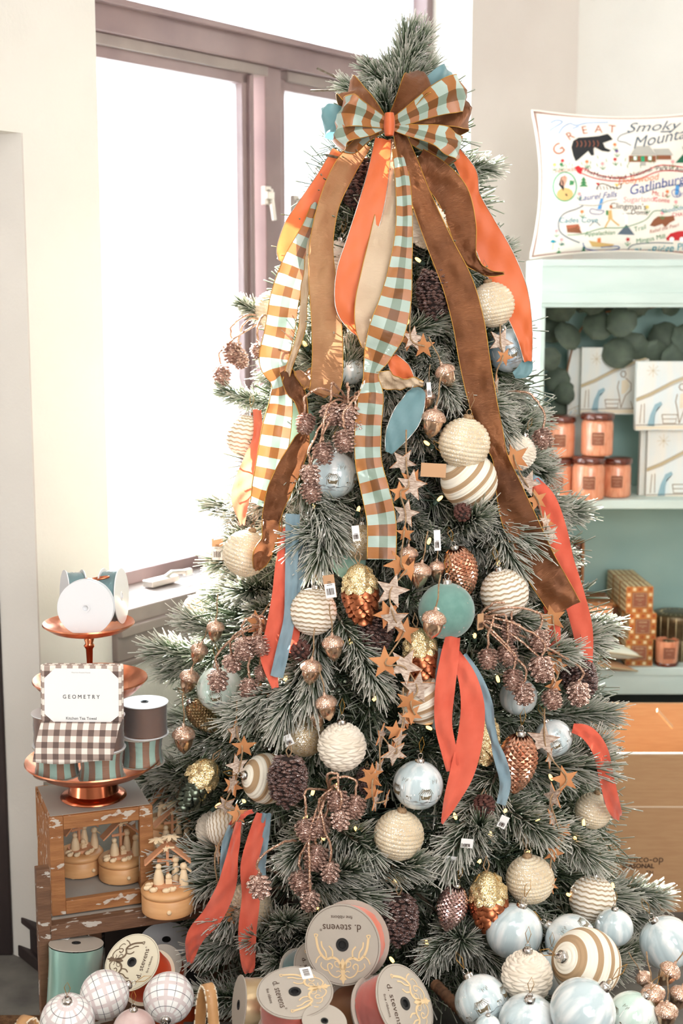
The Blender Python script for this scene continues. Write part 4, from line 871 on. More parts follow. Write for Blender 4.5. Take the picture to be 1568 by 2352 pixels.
# ---------------------------------------------------------------- the tree itself
def needle_clump(b,fr,root,d,L,nn,nl,spread=1.0,wd=.0012,rings=3):
    d=d.normalized(); U=d.orthogonal().normalized(); W=d.cross(U)
    for i in range(nn):
        s=(i+rnd())/nn; a=rnd()*2*PI; tip=max(0,(s-.8)/.2)
        ang=(1.1-.45*s-.4*tip*rnd())*spread*uni(.75,1.15); base=root+d*L*(s**.9)
        rad=U*cos(a)+W*sin(a); dr=(d*cos(ang)+rad*sin(ang)).normalized(); l=nl*uni(.7,1.15); sdv0=dr.orthogonal().normalized()
        bend=d*l*uni(.02,.3)+sdv0*l*uni(-.32,.32); sdv=dr.cross(V((rnd()-.5,rnd()-.5,rnd()-.5))).normalized(); s2=dr.cross(sdv); i0=len(b.v); f0=uni(-.14,.14)
        for k in range(rings+1):
            t=k/rings; p=base+dr*l*t+bend*t*t; w_=wd*(.5+.85*t if t<1 else .8)*uni(.85,1.2)
            for q in range(3):
                an=q*2*PI/3; b.v.append(tuple(p+(sdv*cos(an)+s2*sin(an))*w_)); b.uv.append((0,0)); fr.append(min(1,max(0,.12+.66*t**1.1+f0)))
        for k in range(rings):
            for q in range(3):
                q2=(q+1)%3; b.fc(i0+k*3+q,i0+k*3+q2,i0+(k+1)*3+q2,i0+(k+1)*3+q)
def nmesh(b,fr,name):
    me=bpy.data.meshes.new(name); me.from_pydata(b.v,[],b.f); a=me.attributes.new('frost','FLOAT','POINT'); a.data.foreach_set('value',fr); me.materials.append(MATS['needles']); me.polygons.foreach_set('use_smooth',[True]*len(me.polygons)); me.update(); return me
random.seed(11); BR=[]
for k in range(7):
    b=B(); fr=[]; L=[.13,.15,.17,.12,.16,.14,.19][k]; needle_clump(b,fr,V((0,0,0)),V((0,0,1)),L,450 if k!=3 else 360,[.050,.054,.052,.050,.057,.050,.055][k],[1,.95,1.05,1.25,.9,1.1,.85][k]); me=nmesh(b,fr,'needles')
    s=B(); s.tube([(0,0,-.10),(.002,0,0),(0,0,L*.98)],[.0035,.003,.0015],6); BR.append((me,s.mesh('twig','twig',2),L))
tree=thing('christmas_tree','tall frosted pine Christmas tree crowded with ornaments and ribbons','Christmas tree',(TX,TY,0))
tr=B(); tr.tube([(0,0,.05),(0,0,1.9)],[.035,.012],10); ob('trunk',tr.mesh('trunk','trunk_dark',2),tree)
tr=B()
for i in range(3): a=i*2*PI/3; tr.box((.12*cos(a),.12*sin(a),.03),(.26,.03,.03),Matrix.Rotation(a,3,'Z'))
ob('stand',tr.mesh('stand','trunk_dark',False),tree)
T0=V((TX,TY,0)); nb=0; placed=[]
def branch(tip,d,k=None,s=1.0,L=None):
    global nb
    me,tw,l=BR[k if k is not None else random.randrange(7)]; d=V(d).normalized(); R=frame(d,V((rnd()-.5,rnd()-.5,rnd()-.5))); root=V(tip)-d*l*s*.95
    o=ob('branch',tw,tree,TRS(root-T0,R,s)); ob('needles',me,o); nb+=1; placed.append(V(tip))
def outd(p,el): 
    h=V((p.x-TX,p.y-TY,0)); h=h.normalized() if h.length>1e-4 else V((0,-1,0)); return (h*cos(el)+V((0,0,1))*sin(el)).normalized()
# named sprays the photo shows clearly: u,v of tip, image direction (dx,dy up), toward camera amount, scale
SPR=[(935,88,.12,1,0,.85),(925,130,.0,1,-.1,.8),(900,170,-.2,1,.15,.8),(965,95,.5,1,.1,.8),(855,165,-.8,.6,.1,.75),(975,165,.8,.7,.2,.75),(805,205,-.9,.5,.1,.7),(880,230,-.2,.9,.3,.75),(1110,385,1,.0,.2,.8),(1150,575,1,.0,.2,.7),
(735,1275,-.3,-1,.6,1.1),(700,1235,-.8,-.4,.5,1.05),(650,1640,-.4,-.8,.6,1.1),(715,1590,-.1,-1,.6,1.0),(860,1560,.6,-1,.5,1.0),(1188,1228,.9,-.4,.5,1.1),(1175,1285,.4,-1,.5,1.05),(1090,1190,.3,.2,.8,.9),(1125,930,.7,-.2,.5,.9),(1310,1175,1,.1,.2,1.0),(1150,975,.5,-.7,.5,.85),
(1060,2160,0,.1,1.6,1.0),(1000,2190,-.6,-.5,.8,.9),(1130,2210,.8,-.6,.7,1.05),(1240,1905,.8,-.4,.7,1.1),(1040,1960,-.6,-.9,.6,1.1),(1100,1900,0,.5,1,.9),(1340,1760,.9,.1,.5,1.2),(1360,1720,.7,.4,.4,1.0),(1352,1965,.7,-.5,.5,1.0),(1415,2065,1,-.25,.3,1.0),(1500,2060,1,-.15,.2,1.0),(1470,2110,1,-.3,.4,1.0),
(310,1830,-1,-.15,.3,1.15),(345,1790,-1,.0,.2,1.1),(390,1770,-1,.3,.3,1.0),(380,1495,-1,.15,.1,1.1),(400,1540,-1,-.1,.2,.9),(450,1430,-1,.3,.0,.9),(400,1650,-1,.1,-.1,.8),(430,1980,-1,-.1,.4,1.1),(450,2040,-1,-.3,.4,1.0),(480,2180,-1,-.3,.5,1.0),(520,2110,-.6,-.2,.8,1.0),(640,2210,-.2,-.1,1.2,1.0),(660,2120,.3,.4,1.0,.9),(590,2160,-.2,.3,1.0,.9),(740,2130,.5,.4,.8,.9),(800,2000,.6,.3,.7,1.0),(830,2060,.9,-.1,.7,1.0),(940,1990,.8,.2,.8,1.0),(850,1950,.8,-.3,.8,1.05),(680,1965,-.5,-.6,.8,1.0),
(1340,1470,1,.1,.3,1.1),(1375,1440,1,.0,.2,1.0),(1200,1430,.8,-.3,.6,.95),(1280,1500,1,.0,.4,1.0),(1380,1640,1,.05,.2,.9),(450,1690,-1,.2,.2,.9),(600,1600,-.9,-.3,.6,1.0),(560,1640,-.9,-.2,.5,1.0),(640,820,-.4,.6,.3,.8),(700,800,-.3,.4,.3,.7),(812,800,.2,.5,.3,.7),(985,745,.5,.2,.3,.8),(1035,880,.4,-.5,.3,.8),(1030,900,.4,-.6,.7,.8),(760,1220,.5,-.9,.7,1.0),(500,1160,-1,.1,.1,.9),(520,900,-.9,.3,.1,.7),(560,700,-.9,.5,.1,.6),(490,2290,-.9,.3,.6,1),(1440,2190,.9,.3,.5,1.0),(1320,2150,.7,.3,.6,.9),(1400,2215,.9,-.1,.5,1.0),(1470,2165,1,.1,.3,1.0),(1340,2235,.6,-.3,.6,1.0)]
for (u,v,dx,dy,dz,s) in SPR:
    p=S(u,v,.035 if dz>.3 else .0) if v>200 else P(u,v,TY-.03); rt=V((1,0,0)); d=rt*dx+UP*dy-FWD*dz*.9
    branch(p,d,s=s,k=3 if dz>1.2 else None)
random.seed(21); n=0; i=0; zl,zh=.15,1.97
cand=[]
GA=PI*(3-math.sqrt(5))
N0=900
for i in range(N0):
    t=(i+.5)/N0; t=t**.62; z=zh-(zh-zl)*t; a=i*GA; r=RR(z); cand.append((z,a,r))
back=[]; used_=0
for (z,a,r) in cand:
    z+=uni(-.02,.02); d2=V((cos(a),sin(a),0)); front=d2.y<.25
    p=T0+d2*(r+uni(-.08,-.03))+V((0,0,z)); el=uni(-.65,.35)+ (.5 if z>1.6 else 0)*0
    for (q,rr) in ORNPOS:
        v_=p-q
        if v_.length<rr+.055: p-=d2*.075; break
    for q in placed:
        if (p-q).length<.045: break
    dr=outd(p,el); dr=(dr+V((uni(-.35,.35),uni(-.35,.35),0))).normalized()
    if front and nb<298: branch(p,dr,s=uni(.75,1.0)*(1 if z<1.7 else .75))
    else: back.append((p,dr))
# inner and far side foliage, nobody could count it
b=B(); fr=[]; random.seed(5)
for (p,dr) in back: needle_clump(b,fr,p-dr*.13-T0,dr,.13,46,.062,1.1,.0019,1)
for i in range(620):
    z=zl+(zh-.1-zl)*(rnd()**1.25); a=rnd()*2*PI; r=RR(z)*uni(.35,.80); d2=V((cos(a),sin(a),0)); needle_clump(b,fr,d2*(r-.08)+V((0,0,z)),(d2+V((0,0,uni(-.5,.5)))).normalized(),.14,52,.06,1.2,.0019,1)
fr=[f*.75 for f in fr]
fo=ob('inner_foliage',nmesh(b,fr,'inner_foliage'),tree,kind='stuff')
print('BR',nb,len(back),len(b.f))
# ---------------------------------------------------------------- left: stand, crate, music boxes, tray
EX=V((.94,.34,0)).normalized(); EYV=V((-EX.y,EX.x,0)); CR=Matrix((EX,EYV,V((0,0,1)))).transposed()
CB=P(121,2108,2.60)                      # crate front lower left corner
def onz(u,v,z): return hitz(u,v,z)
fr_=hit(113,1882,CB,EYV); CH=fr_.z-CB.z; CWd=(hit(352,1860,CB,EYV)-CB).dot(EX); 
bk=hitz(95,1818,fr_.z); CD=max(.2,min(.36,(bk-CB).dot(EYV)))
print('CRATE',CB,CH,CWd,CD)
def crate_frame(t,w_,d,h,bar,m,inner,floor_=True,name='frame_rail',backo=False):
    for nm,c,s in (('post',(bar/2,bar/2,h/2),(bar,bar*.6,h)),('post',(w_-bar/2,bar/2,h/2),(bar,bar*.6,h)),('rail',(w_/2,bar/2,h-bar/2),(w_-2*bar,bar*.6,bar)),('rail',(w_/2,bar/2,bar/2),(w_-2*bar,bar*.6,bar)),
        ('post',(bar/2,d-bar/2,h/2),(bar,bar*.6,h)),('post',(w_-bar/2,d-bar/2,h/2),(bar,bar*.6,h)),('side_rail',(bar*.4,d/2,h-bar/2),(bar*.6,d-2*bar,bar)),('side_rail',(bar*.4,d/2,bar/2),(bar*.6,d-2*bar,bar)),('side_rail',(w_-bar*.4,d/2,h-bar/2),(bar*.6,d-2*bar,bar)),('side_rail',(w_-bar*.4,d/2,bar/2),(bar*.6,d-2*bar,bar))):
        b=B(); b.box((0,0,0),s); ob(nm,b.mesh(nm,m,False),t,c,bevel=.0015)
    b=B(); b.box((w_/2,d/2,h-.003),(w_-.008,d-bar,.008)); ob('top_panel',b.mesh('top_panel',inner,False),t,label='grey painted top')
    b=B(); b.box((w_/2,d/2,.010),(w_-.01,d-bar,.008)); ob('floor_panel',b.mesh('floor_panel',inner,False),t,label='grey painted inside floor')
    if backo: b=B(); b.box((.004,d/2,h/2),(.006,d-bar,h-bar)); ob('side_panel',b.mesh('side_panel',m,False),t)
cr_=thing('display_crate','small distressed wooden crate with open front holding carved music boxes','crate',TRS(CB,CR)); crate_frame(cr_,CWd,CD,CH,.027,'crate_wood','crate_grey',backo=True)
# lower stand: its top carries the crate
SP=hit(82,1995,CB-EYV*.02,EYV); ST=CB.z-.001; st_w=.52; st_d=CD+.12
sp0=hit(88,2112,CB-EYV*.03,EYV); SO=V((sp0.x,sp0.y,0))
sd_=thing('display_stand','large distressed wooden shelf unit with grey inside under the small crate','shelf',TRS(SO,CR))
for nm,c,s in (('post',(.012,.012,(SP.z)/2),(.026,.026,SP.z)),('rail',(st_w/2+.02,.012,ST-.016),(st_w,.026,.030)),('post',(st_w+.03,.012,ST/2),(.026,.026,ST)),('post',(.16,st_d,(ST-.012)/2),(.026,.026,ST-.012)),('post',(st_w+.03,st_d,(ST-.012)/2),(.026,.026,ST)),('rail',(st_w/2,.012,.04),(st_w,.026,.03))):
    b=B(); b.box((0,0,0),s); ob(nm,b.mesh(nm,'crate_wood_dark',False),sd_,c,bevel=.0015)
b=B(); b.prism([(.028,.027),(st_w+.02,.027),(st_w+.02,st_d),(.12,st_d)],ST-.0105,ST-.0025); ob('top_panel',b.mesh('top_panel','crate_grey',False),sd_,label='grey painted top')
b=B(); b.prism([(.028,.027),(st_w+.02,.027),(st_w+.02,st_d),(.12,st_d)],.045,.055); ob('floor_panel',b.mesh('floor_panel','crate_wood_dark',False),sd_)
b=B(); b.box((st_w/2+.10,st_d-.01,ST/2),(st_w-.16,.008,ST-.04)); ob('back_panel',b.mesh('back_panel','wicker_dark',False),sd_)
# carved nativity music box
def music_box():
    out=[]
    b=B(); b.lathe([(0,.004),(.046,.004),(.0465,.006),(.0465,.033),(.045,.0345),(0,.0345)],40); base=b.mesh('base','music_wood',50)
    b=B(); b.lathe([(0,.036),(.0455,.036),(.0475,.039),(.0475,.042),(.044,.047),(.038,.049),(0,.049)],40); top=b.mesh('turntable','music_wood',50)
    b=B(); b.lathe([(0,.049),(.026,.049),(.0265,.053),(.025,.055),(0,.055)],28); sg=b.mesh('stage','music_roof',50)
    f=B(); [f.sphere((.036*cos(a),.036*sin(a),.0025),.005,8,6) for a in (-.5,1.6,3.7)]; k=B(); k.sphere((.0,-.048,.018),.0042,10,8)
    po=B(); po.box((0,.004,.084),(.005,.005,.058)); po.box((0,.004,.092),(.036,.004,.005))
    out+=[('base',base,[('knob',k.mesh('knob','music_pale',2),[]),(('feet','stuff'),f.mesh('feet','music_pale',2),[])]),('turntable',top,[]),('stage',sg,[]),('post',po.mesh('post','music_roof',False),[])]
    for sgn in (-1,1):
        r=B(); R=Matrix.Rotation(sgn*.72,3,'Y'); r.box(V((sgn*.020,.002,.107)),(.052,.024,.003),R); out.append(('roof_board',r.mesh('roof_board','music_roof',False),[]))
    pc=B(); pc.box((0,.004,.118),(.003,.003,.02)); 
    for cx,cz in((-.017,.133),(.006,.137)):
        for q in range(7):
            a=q*2*PI/7; pc.prism([(0,-.002),(.012,-.0035),(.017,0),(.012,.0035),(0,.002)],0,.001,lambda x,y,z,a=a,cx=cx,cz=cz:(cx+x*cos(a)-y*sin(a),.002+x*sin(a)+y*cos(a),cz+z-.25*x))
    out.append(('palm_leaves',pc.mesh('palm_leaves','music_pale',False),[]))
    s=B(); s.prism([((.006 if i%2==0 else .003)*sin(i*PI/5),(.006 if i%2==0 else .003)*cos(i*PI/5)) for i in range(10)],-.001,.001,lambda x,y,z:(x-.003,-.012+z,y+.119)); s.box((.006,-.011,.121),(.012,.002,.003)); out.append(('comet_star',s.mesh('comet_star','music_pale',False),[]))
    def fig(x,y,h,r,z0=.055,hat=False,cloak=False):
        g=B(); g.lathe([(0,z0),(r,z0),(r*.95,z0+h*.3),(r*.6,z0+h*.66),(r*.35,z0+h*.72),(0,z0+h*.74)],12); g.v=[(a+x,c+y,d) for a,c,d in g.v]; g.sphere((x,y,z0+h*.84),h*.15,10,8)
        if hat: g.sphere((x,y,z0+h*.97),r*.55,10,6,(1.2,1.2,.5))
        if cloak: g.box((x+r*.9,y,z0+h*.72),(r*1.6,r*.8,.0025),Matrix.Rotation(.7,3,'Y'))
        out.append(('figure',g.mesh('figure','music_pale',50),[]))
    fig(-.016,-.006,.036,.0095); fig(.014,.006,.044,.008,hat=True); fig(.027,-.012,.044,.0085,.049,cloak=True)
    m=B(); m.box((.001,-.010,.060),(.011,.009,.009)); m.sphere((.001,-.010,.068),.0055,10,8); out.append(('manger',m.mesh('manger','music_pale',False),[]))
    for x,y in((-.036,-.018),(-.026,-.028),(-.004,-.034),(.006,-.030),(-.033,-.006)):
        e=B(); e.sphere((x,y,.0525),.0055,10,8,(1.3,.9,.85)); e.sphere((x+.005,y-.001,.055),.003,8,6); out.append(('sheep',e.mesh('sheep','music_pale',2),[]))
    return out
def mb(u,v,zb,lab,w_=1.0,rot=0):
    p=hitz(u,v,zb); return put('music_box',music_box,'music_box',lab,'music box',p,Matrix.Rotation(.25+rot,3,'Z'),w_,'carved wooden music boxes')
inz=CB.z+.014
mb(186,2002,inz,'left carved wooden music box inside the small crate',1.0,.5); mb(280,2016,inz,'right carved wooden music box inside the small crate',1.0,.2)
mb(387,2092,ST,'carved wooden music box in front at the right of the crate',1.12,-.1); mb(398,1985,ST,'carved wooden music box behind the front one, beside crate',1.0,.1); mb(385,1925,ST,'farthest carved wooden music box, half hidden by needles',1.0,.3)
# spools ------------------------------------------------------------
def antler(b,mp,s):
    def cv(pts,w0,sg): b.stroke([V((q[0]*s*sg,q[1]*s)) for q in cr([tuple(map(float,p)) for p in pts],5)],s*w0,mp)
    for sg in(-1,1):
        cv([(.03,-.40),(.10,-.20),(.24,-.13),(.38,-.17),(.50,-.08),(.58,.08),(.62,.30)],.055,sg); cv([(.38,-.17),(.40,-.02),(.48,.10),(.50,.22)],.035,sg); cv([(.24,-.13),(.24,.02),(.32,.12)],.035,sg)
        cv([(.62,.30),(.58,.36),(.66,.37),(.64,.30)],.025,sg); cv([(.50,-.08),(.60,-.16),(.64,-.26)],.03,sg)
        cv([(.04,-.50),(.14,-.56),(.26,-.52),(.34,-.42),(.36,-.30),(.30,-.26),(.24,-.32),(.28,-.38)],.03,sg); cv([(.03,-.30),(.10,-.34),(.18,-.30),(.18,-.22),(.12,-.22)],.02,sg); cv([(.34,-.42),(.44,-.40),(.52,-.32),(.50,-.24)],.022,sg); cv([(.05,-.45),(.10,-.42),(.16,-.44)],.02,sg)
    b.poly([V((x*s,y*s)) for x,y in((0,-.72),(.04,-.62),(.09,-.60),(.04,-.54),(.05,-.40),(.08,-.30),(.04,-.20),(0,-.14),(-.04,-.20),(-.08,-.30),(-.05,-.40),(-.04,-.54),(-.09,-.60),(-.04,-.62))],mp)
def spool(lab,p,z,x,R0,W,rollm,flm='flange_grey',print_=('antler_gold',1,'d. stevens','fine ribbons'),roll=.88,wrap=True,hub=True,white=False,rag=0,bulge=0,mats2=None,sticker=False):
    """axis z points to the printed face; p = centre of printed face"""
    t=thing('ribbon_spool',lab,'ribbon spool',TRS(p,frame(z,x))); fl=lambda z0:B().lathe([(.16*R0,z0-.0018),(R0,z0-.0018),(R0+.0004,z0-.0009),(R0,z0),(.16*R0,z0),(.16*R0,z0-.0018)],56)
    ob('flange',fl(0).mesh('flange',flm,50),t); ob('flange',fl(-W+.001).mesh('flange',flm,50),t)
    r=B(); rr=R0*roll; nz=14
    r.lathe([(rr*(1-.0*bulge+bulge*sin(PI*j/nz)),-W+.0015+(W-.005)*j/nz) for j in range(nz+1)],64,lambda q,z_,a,j:q*(1+.004*sin(5*a+j*.6)+(rag*uni(-1,1) if j in(0,nz) else 0)))
    ob('ribbon_roll',r.mesh('ribbon_roll',rollm,2),t)
    if wrap: q=B(); q.lathe([(rr*(1.03+bulge*sin(PI*j/nz)),-W+.003+(W-.006)*j/nz) for j in range(nz+1)],40,lambda q_,z_,a,j:q_*(1+.012*sin(7*a+j*1.7)+.01*sin(13*a-j))); ob('plastic_wrap',q.mesh('plastic_wrap','plastic_wrap',40),t)
    c=B(); c.lathe([(.10*R0,-W),(.10*R0,.001),(.165*R0,.0012),(.17*R0,-.001)],28); c.lathe([(0,-.004),(.10*R0,-.004)],20); ob('hub',c.mesh('hub','hub_black' if hub else 'flange_white',60),t)
    if print_:
        mp=lambda a,c_:(a,c_,.0007); col,ang,t1,t2=print_; mr=lambda a,c_:(a,c_,.0006)
        b=B(); b.text(t1,0,-R0*.42,R0*.26,mp,bold=.0); b.text(t2,0,-R0*.68,R0*.12,mp); b.text('®',R0*.56,-R0*.36,R0*.08,mp); ob('lettering',b.mesh('lettering','print_dark',False),t,kind='stuff')
        b=B(); antler(b,lambda a,c_:mp(a,-c_+R0*.17),R0*1.12); ob('printed_antlers',b.mesh('printed_antlers',col,False),t)
        b=B(); b.stroke([(R0*.96*cos(i*2*PI/60),R0*.96*sin(i*2*PI/60)) for i in range(60)],R0*.008,mr,closed=True); ob('printed_ring',b.mesh('printed_ring','print_dark',False),t)
    if sticker:
        b=B(); b.box((-R0*.62,R0*.45,.0008),(R0*.45,R0*.3,.0006)); s_=ob('sticker',b.mesh('sticker','paper_white',False),t); b=B(); [b.box((-R0*(.75-.03*i),R0*.45,.0013),(R0*(.008+.008*(i%3==0)),R0*.16,.0003)) for i in range(9)]; ob('barcode',b.mesh('barcode','print_dark',False),s_,kind='stuff')
    return t
# big spool facing the camera
mat('velvet_orange',(226,104,56),(214,90,44),10,rough=.8,sheen=.5); mat('satin_red_orange',(232,92,54),(222,76,40),6,rough=.45); mat('velvet_coral_roll',(236,96,62),(222,80,50),10,rough=.7,sheen=.5); mat('teal_tartan',(60,120,120),(40,84,90),20,rough=.5); mat('sheer_gold',(200,164,110),(230,206,160),14,rough=.3,metal=.4,bump=.5,bscale=25); mat('brown_wired',(142,96,62),(116,76,48),10,rough=.45); mat('orange_wired',(196,74,30),rough=.5)
g=P(786,2170,2.28); spool('big grey ribbon spool with upside down lettering facing forward',g,V((-.32,-.93,.28)),V((-1,.3,-.12)),px(g,91),.055,'velvet_orange',wrap=False,rag=.012)
g=P(677,2278,2.16); spool('flat lying grey spool of coral velvet at the bottom centre',g,V((.0,-.22,.97)),V((.25,-.95,-.2)),px(g,88),.075,'velvet_coral_roll','flange_grey',('antler_gold',0,'d. stevens','fine ribbons'),rag=.01,sticker=True)
g=P(930,2305,2.20); spool('tilted grey spool of coral velvet leaning at bottom right of centre',g,V((.68,-.45,.58)),V((.3,-.6,-.7)),px(g,92),.06,'velvet_coral_roll','flange_grey',rag=.01,wrap=True)
g=P(860,2325,2.28); spool('grey spool of brown wired ribbon behind the tilted coral spool',g,V((.74,-.5,.45)),V((.3,-.6,-.7)),px(g,80),.06,'brown_wired','flange_grey',None,wrap=False)
g=P(725,2225,2.40); spool('spool of teal tartan ribbon half hidden behind the big spool',g,V((.62,-.55,.56)),V((.4,-.5,-.7)),px(g,62),.045,'teal_tartan','flange_grey',wrap=True)
g=P(548,2308,2.25); spool('upright spool of sheer gold ribbon left of the coral one',g,V((-.95,-.25,.18)),V((.2,-.2,.96)),px(g,66),.09,'sheer_gold','flange_grey',None,wrap=True,bulge=.05)
g=P(745,2345,2.10); spool('grey spool edge lowest under the coral velvet spool',g,V((.15,-.3,.94)),V((1,0,0)),px(g,52),.04,'flange_grey','flange_grey',None,wrap=False)
# under the stand
g=P(303,2210,2.50); spool('cream spool of orange satin with lettering under the stand',g,V((-.30,-.62,.72)),V((.2,.6,.6)),px(g,68),.075,'satin_red_orange','paper_cream',('antler_brown',0,'d. stevens','fine ribbons'),wrap=False)
g=P(175,2166,2.56); spool('wide spool of metallic mint ribbon standing under the stand',g,V((.04,.16,.98)),V((1,-.1,0)),px(g,62),.12,'metallic_mint','flange_grey',None,wrap=False,roll=1.0,sticker=True,bulge=-.03)
g=P(372,2215,2.60); spool('grey spool edge behind the cream orange one',g,V((-.1,-.75,.65)),V((1,0,0)),px(g,46),.05,'orange_wired','flange_grey',None,wrap=False)
g=P(382,2158,2.72); spool('white spool lying flat deep under the stand',g,V((.05,-.25,.96)),V((1,0,0)),px(g,60),.03,'flange_white','flange_white',None,wrap=False,hub=True)
g=P(385,2188,2.72); spool('second white spool lying below the deep white one',g,V((.05,-.25,.96)),V((1,0,0)),px(g,60),.04,'orange_wired','flange_white',None,wrap=False)
g=P(400,2258,2.66); spool('dark orange spool low behind the basket handle',g,V((.05,-.25,.96)),V((1,0,0)),px(g,58),.08,'orange_wired','hub_black',None,wrap=False)
# tray ------------------------------------------------------------
TB=hitz(215,1829,CB.z+CH+.001); 
tray=thing('tiered_tray','three tier hammered copper tray standing on the small crate','tiered tray',TB)
dT=dep(TB); s_=dT/F
def zat(v): 
    q=hit(212,v,TB,V((0,1,0))); return q.z-TB.z
zb,zm,zt_=zat(1775),zat(1588),zat(1440)
def dish(z,r,d,nm,rim=.003): 
    b=B(); b.lathe([(0,z),(r*.55,z),(r*.8,z+d*.35),(r*.95,z+d*.8),(r,z+d),(r+rim*.6,z+d+.001),(r+rim*.3,z+d+.004),(r-.002,z+d+.002),(r*.93,z+d*.85),(r*.78,z+d*.4+.002),(r*.55,z+.003),(0,z+.003)],72); return ob(nm,b.mesh(nm,'copper',60),tray)
dish(zb-.004,.132,.030,'bottom_dish'); dish(zm-.012,.111,.036,'middle_dish'); dish(zt_-.012,.088,.018,'top_dish')
b=B(); b.lathe([(.064,0),(.066,.002),(.065,.005),(.060,.008),(.050,.012),(.046,zb-.006),(.06,zb-.001)],56); ob('foot',b.mesh('foot','copper_smooth',50),tray)
for z0,z1 in((zb,zm-.012),(zm-.01,zt_-.012)):
    h=z1-z0; b=B(); b.lathe([(.009,z0),(.006,z0+.008),(.005,z0+h*.4),(.007,z0+h*.75),(.011,z0+h*.8),(.0075,z0+h*.84),(.010,z0+h*.9),(.007,z0+h*.94),(.013,z1)],20); ob('column',b.mesh('column','copper_smooth',60),tray)
hz=zat(1334); b=B(); b.lathe([(.006,zt_-.01),(.005,hz-.02),(.009,hz-.012),(.013,hz-.003),(.010,hz+.004),(0,hz+.006)],18); b.tube([(.0+.02+.022*cos(a),.010*sin(a),hz+.004+.004*cos(a)) for a in [2*PI*i/30 for i in range(30)]],.0022,8,closed=True); ob('ring_handle',b.mesh('ring_handle','copper_smooth',60),tray)
def wp_(dx,dy,z): return TB+V((dx,dy,z))
# spools on the bottom dish
mat('brown_sheer_roll',(138,90,58),(112,70,44),8,rough=.35,metal=.3,stretch=(1,1,.3))
plaid('stripe_roll',9,10.0,(150,96,52),(164,196,182),(164,196,182),trans=0)
def upr(lab,u,v,Rp,hp,m,fm,dx,dy,zz,bulge=-.05,wrap=True):
    p=TB+V((dx,dy,zz)); spool(lab,p,V((0,0,1)),V((1,.2,0)),Rp,hp,m,fm,None,wrap=wrap,roll=.92,bulge=bulge)
zb2=zb+.004; H=.058; R_=.046
for i,(u,dy,zz) in enumerate(((130,-.05,.012),(233,-.062,.010),(325,.012,.014))):
    p=hit(u,1740,TB+V((0,dy,0)),V((0,1,0))); dx=p.x-TB.x; nmn=('left','front middle','right')[i]
    upr(nmn+' mint and brown striped ribbon spool on the bottom dish',0,0,R_,H,'stripe_roll','flange_grey',dx,dy,zb2+zz+H,-.08)
    upr(nmn+' brown ribbon spool stacked on the striped one in the tray',0,0,R_*1.02,H*1.12,'brown_sheer_roll','flange_white',dx+(.008 if i==2 else 0),dy+.004,zb2+zz+H*2.14,-.02)
# top dish spools
tz=zt_-.006; r1=.058
g=TB+V((.004,-.052,tz+r1-.002)); spool('white faced ribbon spool standing front on the top dish',g,V((.02,-1,.07)),V((1,0,0)),r1*.93,.022,'teal_tartan','flange_white',None,wrap=False,hub=False)
g=TB+V((-.050,.020,tz+r1+.003)); spool('white spool of teal ribbon leaning left on the top dish',g,V((-.93,-.36,.05)),V((.36,-.93,0)),r1*.93,.036,'satin_teal','flange_white',None,wrap=True,hub=False)
g=TB+V((.062,.030,tz+r1+.004)); spool('spool of teal ribbon edge on at the right of the top dish',g,V((.99,-.10,.05)),V((.1,1,0)),r1*.95,.036,'satin_teal','flange_white',None,wrap=True,hub=False)
# tea towels
z1=zm+.0; TW=.152; TH=.108
tt=TRS(TB+V((0.003,-.120,zat(1618)+.002)),Euler((-.10,0,-.03)))
def towel(lab,dx,dy,front):
    t=thing('tea_towel',lab,'tea towel',tt@Matrix.Translation(V((dx,dy,0))))
    b=B(); b.grid(lambda a,c:V(((a-.5)*TW,.0,(c)*TH)),2,2); 
    b=B(); b.box((0,0,TH/2),(TW,.008,TH)); ob('folded_cloth',b.mesh('folded_cloth','gingham_towel',False),t,bevel=.003)
    if front:
        b=B(); pts=[(-.052,0),(-.070,.016),(-.070,.084),(-.050,.103),(.052,.103),(.071,.084),(.071,.014),(.054,0)]; b.prism(pts,.0045,.006,lambda x,y,z:(x,-z,y)); ob('card_band',b.mesh('card_band','paper_white',False),t,label='white card band with lettering')
        b=B(); mp=lambda x,y:(x,-.0066,y); b.text('G E O M E T R Y',0,.049,.0108,mp,sx=.92,bold=0); b.text('Kitchen Tea Towel',0,.008,.0076,mp); ob('lettering',b.mesh('lettering','print_black',False),t,kind='stuff'); b=B(); b.text('Made from Recycled Material',0,.0955,.003,mp); ob('fine_print',b.mesh('fine_print','print_grey',False),t,kind='stuff')
        b=B(); b.grid(lambda a,c:V(((a-.5)*(TW*.99-.0*c)+.0-.012*c,-.008-.020*c**.6-.006*sin(c*3),.000-.070*c-.004*sin(a*5)*c)),20,12); q=b.mesh('hanging_end','gingham_towel',2); o=ob('hanging_end',q,t); sm_=o.modifiers.new('thick','SOLIDIFY'); sm_.thickness=.003
towel('front folded brown gingham tea towel with white lettered card',0.001,0,True); towel('gingham tea towel stacked right behind the lettered one',-.004,.012,False); towel('rearmost gingham tea towel against the tray column',.0,.024,False)
